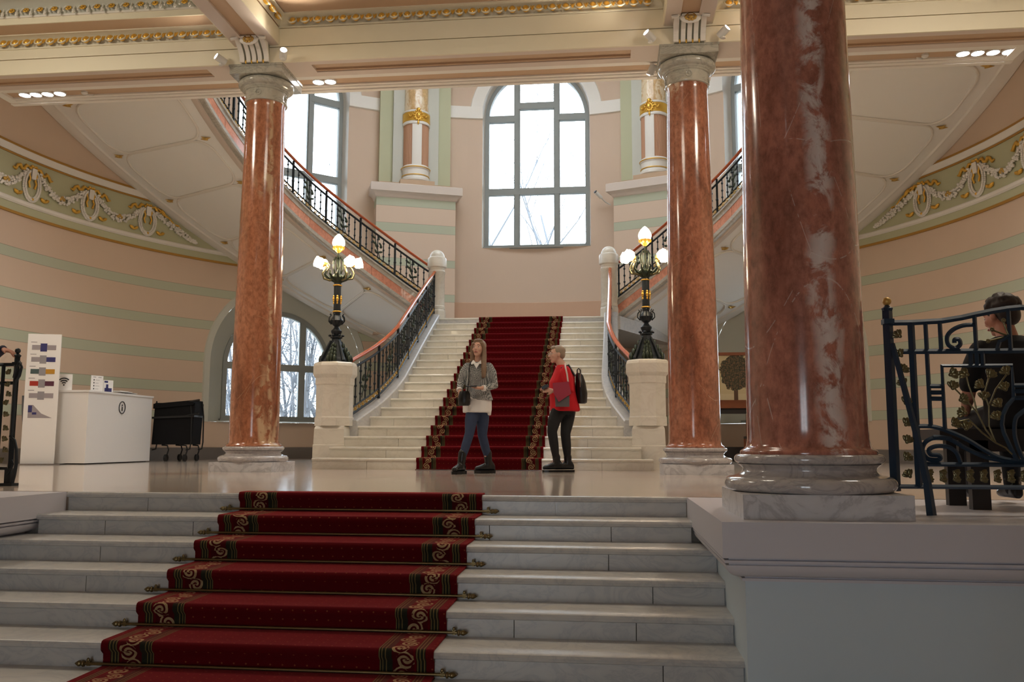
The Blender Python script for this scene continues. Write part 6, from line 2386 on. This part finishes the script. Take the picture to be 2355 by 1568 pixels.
hand(m, V(-0.10, -0.23, 1.12), (-0.98, 0.05, 0.15), (0.1, -0.85, 0.5), 0.55, 1.0, -1)
hand(m, V(-0.16, 0.05, 1.15), (-0.9, -0.2, 0.25), (-0.1, 0.6, 0.6), 0.6, 1.0, 1)
for hip, kn, an in (((-0.06, -0.07, 0.86), (-0.14, -0.10, 0.55), (-0.075, -0.04, 0.14)), ((0.08, 0.06, 0.86), (0.045, 0.0, 0.52), (0.075, 0.02, 0.14))):
    limb(m, [V(*hip), V(*kn), V(*an)], [0.08, 0.055, 0.042])
bake(build(m, 'body', SK1, rd), 0.0085, 3)
face_parts(rd, hc, hf, hr, hu, 1.08, True)
m = MB()
m.loft([ering(V(x, 0.02, z), a, b, 20) for x, z, a, b in ((0.0, 1.50, 0.075, 0.085), (0.02, 1.46, 0.115, 0.155), (0.03, 1.38, 0.155, 0.205), (0.0, 1.26, 0.185, 0.215), (0.01, 1.12, 0.190, 0.215), (0.03, 0.98, 0.205, 0.22), (0.04, 0.86, 0.215, 0.225), (0.04, 0.845, 0.20, 0.21))])
limb(m, [V(0.06, -0.17, 1.40), V(0.10, -0.21, 1.27), V(0.12, -0.225, 1.13), V(0.02, -0.235, 1.12)], [0.074, 0.072, 0.066, 0.056], 12)
limb(m, [V(0.05, 0.19, 1.40), V(0.05, 0.21, 1.27), V(0.02, 0.20, 1.15)], [0.07, 0.066, 0.06], 12)
bake(build(m, 'red_top', MC['red'], rd), 0.011, 4)
m = MB()
m.loft([ering(V(0.03, 0.01, z), a, b) for z, a, b in ((0.98, 0.15, 0.17), (0.86, 0.155, 0.17), (0.80, 0.145, 0.15))])
limb(m, [V(-0.05, -0.07, 0.84), V(-0.11, -0.10, 0.70), V(-0.135, -0.10, 0.56), V(-0.11, -0.08, 0.38), V(-0.08, -0.05, 0.16)], [0.105, 0.092, 0.072, 0.066, 0.044], 12)
limb(m, [V(0.085, 0.06, 0.84), V(0.07, 0.04, 0.70), V(0.045, 0.0, 0.53), V(0.06, 0.01, 0.36), V(0.075, 0.02, 0.16)], [0.105, 0.092, 0.072, 0.066, 0.044], 12)
bake(build(m, 'leggings', MC['leggings'], rd), 0.011, 4)
for an, fd, st in (((-0.075, -0.035, 0.11), (-0.97, -0.22), (-0.08, -0.05, 0.21)), ((0.075, 0.02, 0.11), (-0.95, -0.30), (0.075, 0.02, 0.21))):
    m = MB()
    boot(m, V(*an), fd, V(*st), 0.28)
    bt_ = bake(build(m, 'shoe', MC['boots'], rd), 0.009, 3)
    build(sole_mesh(V(*an), fd, 0.28, 0.03), 'sole', MC['boots'], bt_)
    m = MB()
    for i in range(4):
        p = V(*an) + Vector((fd[0], fd[1], 0)) * (0.055 + 0.02 * i)
        sdv = Vector((-fd[1], fd[0], 0))
        m.tube([p + sdv * 0.025 + Vector((0, 0, 0.045 - 0.014 * i)), p - sdv * 0.025 + Vector((0, 0, 0.045 - 0.014 * i))], 0.004, 5)
    build(m, 'laces', MC['pink'], bt_)
m = MB()
R = Matrix((hr, hf, hu)).transposed()
m.ell(hc - hf * 0.030 + hu * 0.045, 0.090, 0.098, 0.085, 18, 12, R)
m.ell(hc - hf * 0.060 + hu * 0.0, 0.080, 0.062, 0.078, 16, 10, R)
m.ell(hc + hf * 0.045 + hu * 0.092, 0.055, 0.045, 0.030, 12, 8, R)
bake(build(m, 'hair', MC['hair2'], rd), 0.009, 3)
bp = empty('backpack', V(0.30, 0.05, 1.0), 'small glossy black backpack on the back of the woman in red', 'bag')
m = MB()
for z, a, b in ((0,) * 3,):
    pass
m.loft([ering(V(x, 0.03, z), a, b, 20) for x, z, a, b in ((0.27, 0.955, 0.055, 0.10), (0.275, 0.97, 0.075, 0.125), (0.275, 1.10, 0.082, 0.135), (0.26, 1.25, 0.072, 0.125), (0.245, 1.35, 0.055, 0.10), (0.235, 1.385, 0.035, 0.07))])
build(m, 'pack_body', MC['bag'], bp, smooth=True)
m = MB()
m.tube([V(0.215, 0.03, 1.37), V(0.215, 0.03, 1.43), V(0.235, 0.03, 1.455), V(0.258, 0.03, 1.43), V(0.262, 0.03, 1.37)], 0.009, 6)
build(m, 'carry_handle', MC['bag'], bp, smooth=True)
m = MB()
m.tube([V(0.262, -0.10, 1.36), V(0.258, -0.108, 1.28), V(0.26, -0.11, 1.18)], 0.006, 6)
build(m, 'zip', M['chrome'], bp, smooth=True)
m = MB()
m.tube([V(0.19, -0.12, 1.33), V(0.10, -0.12, 1.49), V(0.0, -0.165, 1.44)], 0.016, 6)
build(m, 'pack_strap', MC['bag'], bp, smooth=True)
cb_ = empty('crossbody_bag', V(0.02, -0.27, 1.0), 'crossbody bag with a pink flap hanging at the side of the woman in red', 'bag')
m = MB()
m.prism([V(-0.085, -0.27, 1.05), V(0.115, -0.27, 1.05), V(0.115, -0.27, 0.90), V(-0.075, -0.27, 0.90)], (0, -0.02, 0), (0, 0.02, 0))
build(m, 'bag_body', MC['greyc'], cb_)
m = MB()
m.prism([V(-0.115, -0.30, 1.225), V(0.105, -0.30, 1.245), V(0.145, -0.30, 1.08), V(-0.03, -0.30, 0.965), V(-0.10, -0.30, 1.08)], (0, -0.012, 0), (0, 0.012, 0))
build(m, 'flap', MC['pink'], cb_)
m = MB()
m.tube([V(0.10, -0.295, 1.24), V(0.085, -0.285, 1.35), V(0.06, -0.225, 1.455), V(0.05, -0.10, 1.505)], 0.012, 6, flat=(1, 1.3))
build(m, 'strap', MC['strap'], cb_, smooth=True)
m = MB()
m.obox(V(-0.225, -0.215, 1.178), (0.045, 0.0, 0.02), (0.0, 0.035, 0.0), (-0.008, 0, 0.02))
build(m, 'mobile_phone', MC['phone'], None, label='black phone held up by the woman in red', cat='phone')

# ---- man on the bench behind the gate, seen from behind
bn_ = empty('bench', (4.72, 5.95, 0), 'dark wooden bench behind the blue iron gate', 'bench')
m = MB()
m.box(3.98, 5.7, 5.75, 6.25, 0.43, 0.50)
build(m, 'seat', M['dark_wood'], bn_)
for x in (4.22, 5.5):
    for y in (5.81, 6.19):
        m = MB()
        m.box(x - 0.055, x + 0.055, y - 0.03, y + 0.03, 0, 0.43)
        build(m, 'leg', M['dark_wood'], bn_)
m = MB()
m.box(4.1, 5.6, 5.78, 5.82, 0.36, 0.43)
build(m, 'apron', M['dark_wood'], bn_)
o = Vector((4.56, 6.02, 0.50))
mn = empty('person', o, 'man with dark curly hair in a black T-shirt sitting with his back to the gate', 'person', kind='thing')
hf = Vector((-0.45, 0.86, -0.22)).normalized()
hr = Vector((0.88, 0.46, 0))
hr = (hr - hf * hr.dot(hf)).normalized()
hu = hr.cross(hf)
hc = V(-0.02, 0.10, 0.765)
m = MB()
head(m, hc, hf, hr, hu, 1.08)
limb(m, [V(-0.01, 0.08, 0.70), V(0.0, 0.04, 0.58)], [0.06, 0.068], 12)
m.loft([ering(V(0.0, y, z), a, b) for y, z, a, b in ((0.03, 0.60, 0.09, 0.08), (0.02, 0.54, 0.18, 0.10), (0.0, 0.35, 0.17, 0.11), (0.0, 0.10, 0.16, 0.12), (0.02, 0.02, 0.17, 0.13))])
limb(m, [V(-0.215, 0.02, 0.50), V(-0.27, 0.06, 0.22), V(-0.20, 0.30, 0.12)], [0.05, 0.044, 0.03])
limb(m, [V(0.215, 0.02, 0.50), V(0.27, 0.06, 0.22), V(0.20, 0.30, 0.12)], [0.05, 0.044, 0.03])
hand(m, V(-0.20, 0.30, 0.12), (0.3, 0.9, -0.1), (-0.2, 0, 1), 0.6, 1.0, 1)
hand(m, V(0.20, 0.30, 0.12), (-0.3, 0.9, -0.1), (0.2, 0, 1), 0.6, 1.0, -1)
for s in (-1, 1):
    limb(m, [V(s * 0.10, 0.05, 0.07), V(s * 0.13, 0.45, 0.04), V(s * 0.13, 0.42, -0.40)], [0.08, 0.06, 0.045])
bake(build(m, 'body', SK2, mn), 0.0095, 3)
face_parts(mn, hc, hf, hr, hu, 1.08)
m = MB()
m.loft([ering(V(0.0, y, z), a, b, 20) for y, z, a, b in ((0.03, 0.615, 0.085, 0.08), (0.02, 0.575, 0.17, 0.105), (0.01, 0.50, 0.215, 0.125), (0.0, 0.35, 0.205, 0.135), (0.0, 0.15, 0.195, 0.14), (0.01, 0.01, 0.21, 0.15))])
for s in (-1, 1):
    limb(m, [V(s * 0.19, 0.02, 0.52), V(s * 0.235, 0.03, 0.42), V(s * 0.26, 0.05, 0.30)], [0.072, 0.070, 0.068], 12)
bake(build(m, 'black_tee', MC['tee'], mn), 0.012, 4)
m = MB()
m.loft([ering(V(0.0, 0.03, z), a, b) for z, a, b in ((0.12, 0.17, 0.13), (0.03, 0.19, 0.15), (0.005, 0.18, 0.14))])
for s in (-1, 1):
    limb(m, [V(s * 0.10, 0.05, 0.085), V(s * 0.13, 0.45, 0.06), V(s * 0.13, 0.43, -0.20), V(s * 0.13, 0.42, -0.40)], [0.095, 0.078, 0.062, 0.055], 12)
bake(build(m, 'trousers', MC['denim2'], mn), 0.012, 3)
for s in (-1, 1):
    m = MB()
    boot(m, V(s * 0.13, 0.42, -0.39), (0, 1), V(s * 0.13, 0.42, -0.33))
    bake(build(m, 'shoe', MC['boots'], mn), 0.010, 2)
m = MB()
R = Matrix((hr, hf, hu)).transposed()
rr = random.Random(9)
m.ell(hc - hf * 0.028 + hu * 0.045, 0.098, 0.108, 0.092, 18, 12, R)
m.ell(hc - hf * 0.065 - hu * 0.010, 0.088, 0.062, 0.085, 16, 10, R)
for i in range(110):
    a, b = rr.uniform(0, 2 * PI), rr.uniform(-0.15, 1.0)
    q = Vector((math.cos(a) * math.sqrt(1 - b * b), math.sin(a) * math.sqrt(1 - b * b), b))
    if q.y > 0.55 and q.z < 0.45:
        continue
    m.ell(hc - hf * 0.030 + hu * 0.040 + R @ Vector((q.x * 0.100, q.y * 0.112, q.z * 0.095)), 0.018, 0.018, 0.018, 6, 4)
bake(build(m, 'hair', MC['hair3'], mn), 0.010, 1)

# ---- person at the left edge whose hand rests on the gate
o = Vector((-4.30, 7.72, 0))
pl_ = empty('person', o, 'hand and dark sleeve resting on the gate at the edge of the picture', 'person', kind='thing')
m = MB()
head(m, V(0, 0, 1.62), (0.3, -0.95, 0), (-0.95, -0.3, 0), (0, 0, 1), 1.05)
limb(m, [V(0, 0, 1.55), V(0, 0, 1.43)], [0.055, 0.06], 12)
m.loft([ering(V(0, 0, z), a, b) for z, a, b in ((1.44, 0.08, 0.07), (1.38, 0.17, 0.10), (1.2, 0.16, 0.11), (0.95, 0.16, 0.11), (0.82, 0.16, 0.11))])
limb(m, [V(0.18, 0, 1.36), V(0.32, 0.02, 1.20), V(0.52, -0.09, 1.275)], [0.045, 0.038, 0.028])
limb(m, [V(-0.18, 0, 1.36), V(-0.22, 0.02, 1.10), V(-0.22, -0.05, 0.86)], [0.045, 0.038, 0.028])
hand(m, V(0.53, -0.10, 1.275), (0.93, -0.05, -0.28), (0.25, 0, 0.95), 0.55, 1.05, 1)
hand(m, V(-0.22, -0.05, 0.86), (0, -0.1, -1), (-1, 0, 0), 0.4, 1.0, 1)
for s in (-1, 1):
    limb(m, [V(s * 0.09, 0, 0.85), V(s * 0.10, 0, 0.48), V(s * 0.10, 0.02, 0.10)], [0.08, 0.055, 0.04])
bake(build(m, 'body', SK2, pl_), 0.0095, 3)
m = MB()
m.loft([ering(V(0, 0, z), a, b, 18) for z, a, b in ((1.45, 0.08, 0.075), (1.40, 0.17, 0.11), (1.25, 0.19, 0.13), (1.0, 0.185, 0.13), (0.85, 0.19, 0.135))])
limb(m, [V(0.17, 0, 1.36), V(0.32, 0.02, 1.20), V(0.515, -0.085, 1.275)], [0.066, 0.058, 0.042], 12)
limb(m, [V(-0.17, 0, 1.36), V(-0.22, 0.02, 1.10), V(-0.22, -0.045, 0.88)], [0.066, 0.058, 0.042], 12)
bake(build(m, 'jacket', MC['navy'], pl_), 0.013, 3)
m = MB()
for s in (-1, 1):
    limb(m, [V(s * 0.09, 0, 0.86), V(s * 0.10, 0, 0.48), V(s * 0.10, 0.02, 0.12)], [0.095, 0.07, 0.058], 12)
m.loft([ering(V(0, 0, z), a, b) for z, a, b in ((0.95, 0.165, 0.115), (0.85, 0.17, 0.12), (0.80, 0.15, 0.11))])
bake(build(m, 'trousers', MC['denim2'], pl_), 0.013, 3)
for s in (-1, 1):
    m = MB()
    boot(m, V(s * 0.10, 0.02, 0.11), (0.2, -1), V(s * 0.10, 0.02, 0.16))
    bake(build(m, 'shoe', MC['boots'], pl_), 0.011, 2)
m = MB()
m.ell(V(0, 0.03, 1.66), 0.098, 0.105, 0.095, 16, 10)
build(m, 'hair', MC['hair3'], pl_, smooth=True)

# ------------------------------------------------------------------ garden outside the windows
mb = MB()
mb.box(-60, 60, 24.6, 90, -1.5, -1.3)
build(mb, 'ground', M['ground'], kind='structure', label='garden ground outside the windows')


def tree(base, h, seed, label, spread=0.55, levels=5, r0=0.16, lean=(0, 0), kids=(4, 4)):
    rr = random.Random(seed)
    base = Vector(base)
    root = empty('bare_tree', base, label, 'tree', 'bare trees outside')
    trunk, br = MB(), MB()

    def grow(p, d, L, r, lev, mb):
        pts, rs = [p], [r]
        n = 4 if lev < 3 else 3
        for i in range(n):
            d = (d + Vector((rr.uniform(-1, 1), rr.uniform(-1, 1), rr.uniform(-0.6, 0.9))) * 0.16).normalized()
            p = p + d * (L / n)
            pts.append(p)
            rs.append(r * (1 - 0.80 * (i + 1) / n))
        mb.tube(pts, rs, 5 if lev < 2 else 3, caps=False)
        if lev >= levels:
            return
        for k in range(rr.randint(*kids)):
            t = rr.uniform(0.35, 1.0)
            i = min(n - 1, int(t * n))
            q = pts[i].lerp(pts[i + 1], t * n - i)
            ax = Vector((rr.uniform(-1, 1), rr.uniform(-1, 1), rr.uniform(-0.3, 0.7))).normalized()
            nd = (d * (1 - spread) + ax * spread + Vector((0, 0, 0.15))).normalized()
            grow(q, nd, L * rr.uniform(0.5, 0.75), max(0.009, rs[i] * rr.uniform(0.45, 0.65)), lev + 1, br)
    grow(base, Vector((lean[0], lean[1], 1)).normalized(), h * 0.45, r0, 0, trunk)
    build(trunk, 'trunk', M['bark'], root, smooth=True)
    build(br, 'branches', M['bark'], root, smooth=True)
    return root


tree((-1.9, 30.5, -1.3), 25, 1, 'bare tree with a forked trunk seen in the lower left pane of the middle window', 0.5, 4, 0.22, (0.10, 0), (4, 4))
tree((2.6, 33.0, -1.3), 28, 2, 'bare tree with long thin branches in the right panes of the middle window', 0.5, 4, 0.20, (-0.18, 0), (4, 4))
tree((0.2, 38.0, -1.3), 28, 3, 'distant bare tree seen through the middle panes of the middle window', 0.5, 4, 0.20, (0.05, 0), (3, 4))


def shrub(base, h, n, seed, label):
    """many-stemmed bare shrub: each stem climbs from the ground and throws short twigs"""
    rr = random.Random(seed)
    base = Vector(base)
    root = empty('bare_shrub', base, label, 'shrub', 'bare shrubs outside')
    for i in range(n):
        m = MB()
        p = base + Vector((rr.uniform(-1.1, 1.1), rr.uniform(-0.8, 0.8), 0))
        d = Vector((rr.uniform(-0.35, 0.35), rr.uniform(-0.25, 0.25), 1)).normalized()
        pts, rs = [p], [rr.uniform(0.03, 0.07)]
        r0 = rs[0]
        for j in range(9):
            d = (d + Vector((rr.uniform(-1, 1), rr.uniform(-1, 1), rr.uniform(-0.3, 0.6))) * 0.13).normalized()
            p = p + d * (h / 9) * rr.uniform(0.8, 1.1)
            pts.append(p)
            rs.append(r0 * (1 - 0.075 * j))
            for q in range(rr.randint(2, 4)):
                e = Vector((rr.uniform(-1, 1), rr.uniform(-1, 1), rr.uniform(-0.2, 0.9))).normalized()
                a = p + e * rr.uniform(0.3, 0.6)
                b = a + (e + Vector((rr.uniform(-0.5, 0.5), 0, rr.uniform(0, 0.6)))).normalized() * rr.uniform(0.25, 0.6)
                m.tube([p, a, b], [0.016, 0.012, 0.007], 3, caps=False)
                c = a + Vector((rr.uniform(-0.4, 0.4), rr.uniform(-0.3, 0.3), rr.uniform(0.1, 0.5)))
                m.tube([a, c], [0.010, 0.006], 3, caps=False)
        m.tube(pts, rs, 5, caps=False)
        build(m, 'stem', M['bark'], root, smooth=True)


for i, (x, y, h, n) in enumerate(((-7.6, 26.6, 6.5, 7), (-9.2, 27.6, 7, 8), (-10.6, 28.6, 7, 8), (-8.4, 29.6, 7.5, 8), (-11.6, 31.2, 8, 8), (-9.8, 32.2, 8.5, 8), (-6.8, 29.8, 8, 7))):
    lb = ['bare shrub nearest the low window behind the left lamp', 'bare shrub in front of the thicket outside the low left window', 'many-stemmed shrub in the middle of the thicket outside the low left window', 'bare shrub behind the nearest one outside the low left window',
          'far bare shrub on the outer side of the low left window', 'tall bare shrub at the back outside the low left window', 'bare shrub on the inner side of the low left window'][i]
    shrub((x, y, -1.3), h, n, 60 + i, lb)
tree((-10.4, 35.0, -1.3), 14, 22, 'tall bare tree behind the shrubs outside the low left window', 0.55, 4, 0.2, (0.1, 0), (4, 5))
tree((-8.0, 34.0, -1.3), 13, 23, 'slim bare tree behind the shrubs outside the low left window', 0.55, 4, 0.18, (0.0, 0), (4, 5))
tree((10.5, 29.0, -1.3), 10, 40, 'bare tree outside the low window on the right', 0.6, 4, 0.13, (0, 0), (4, 5))
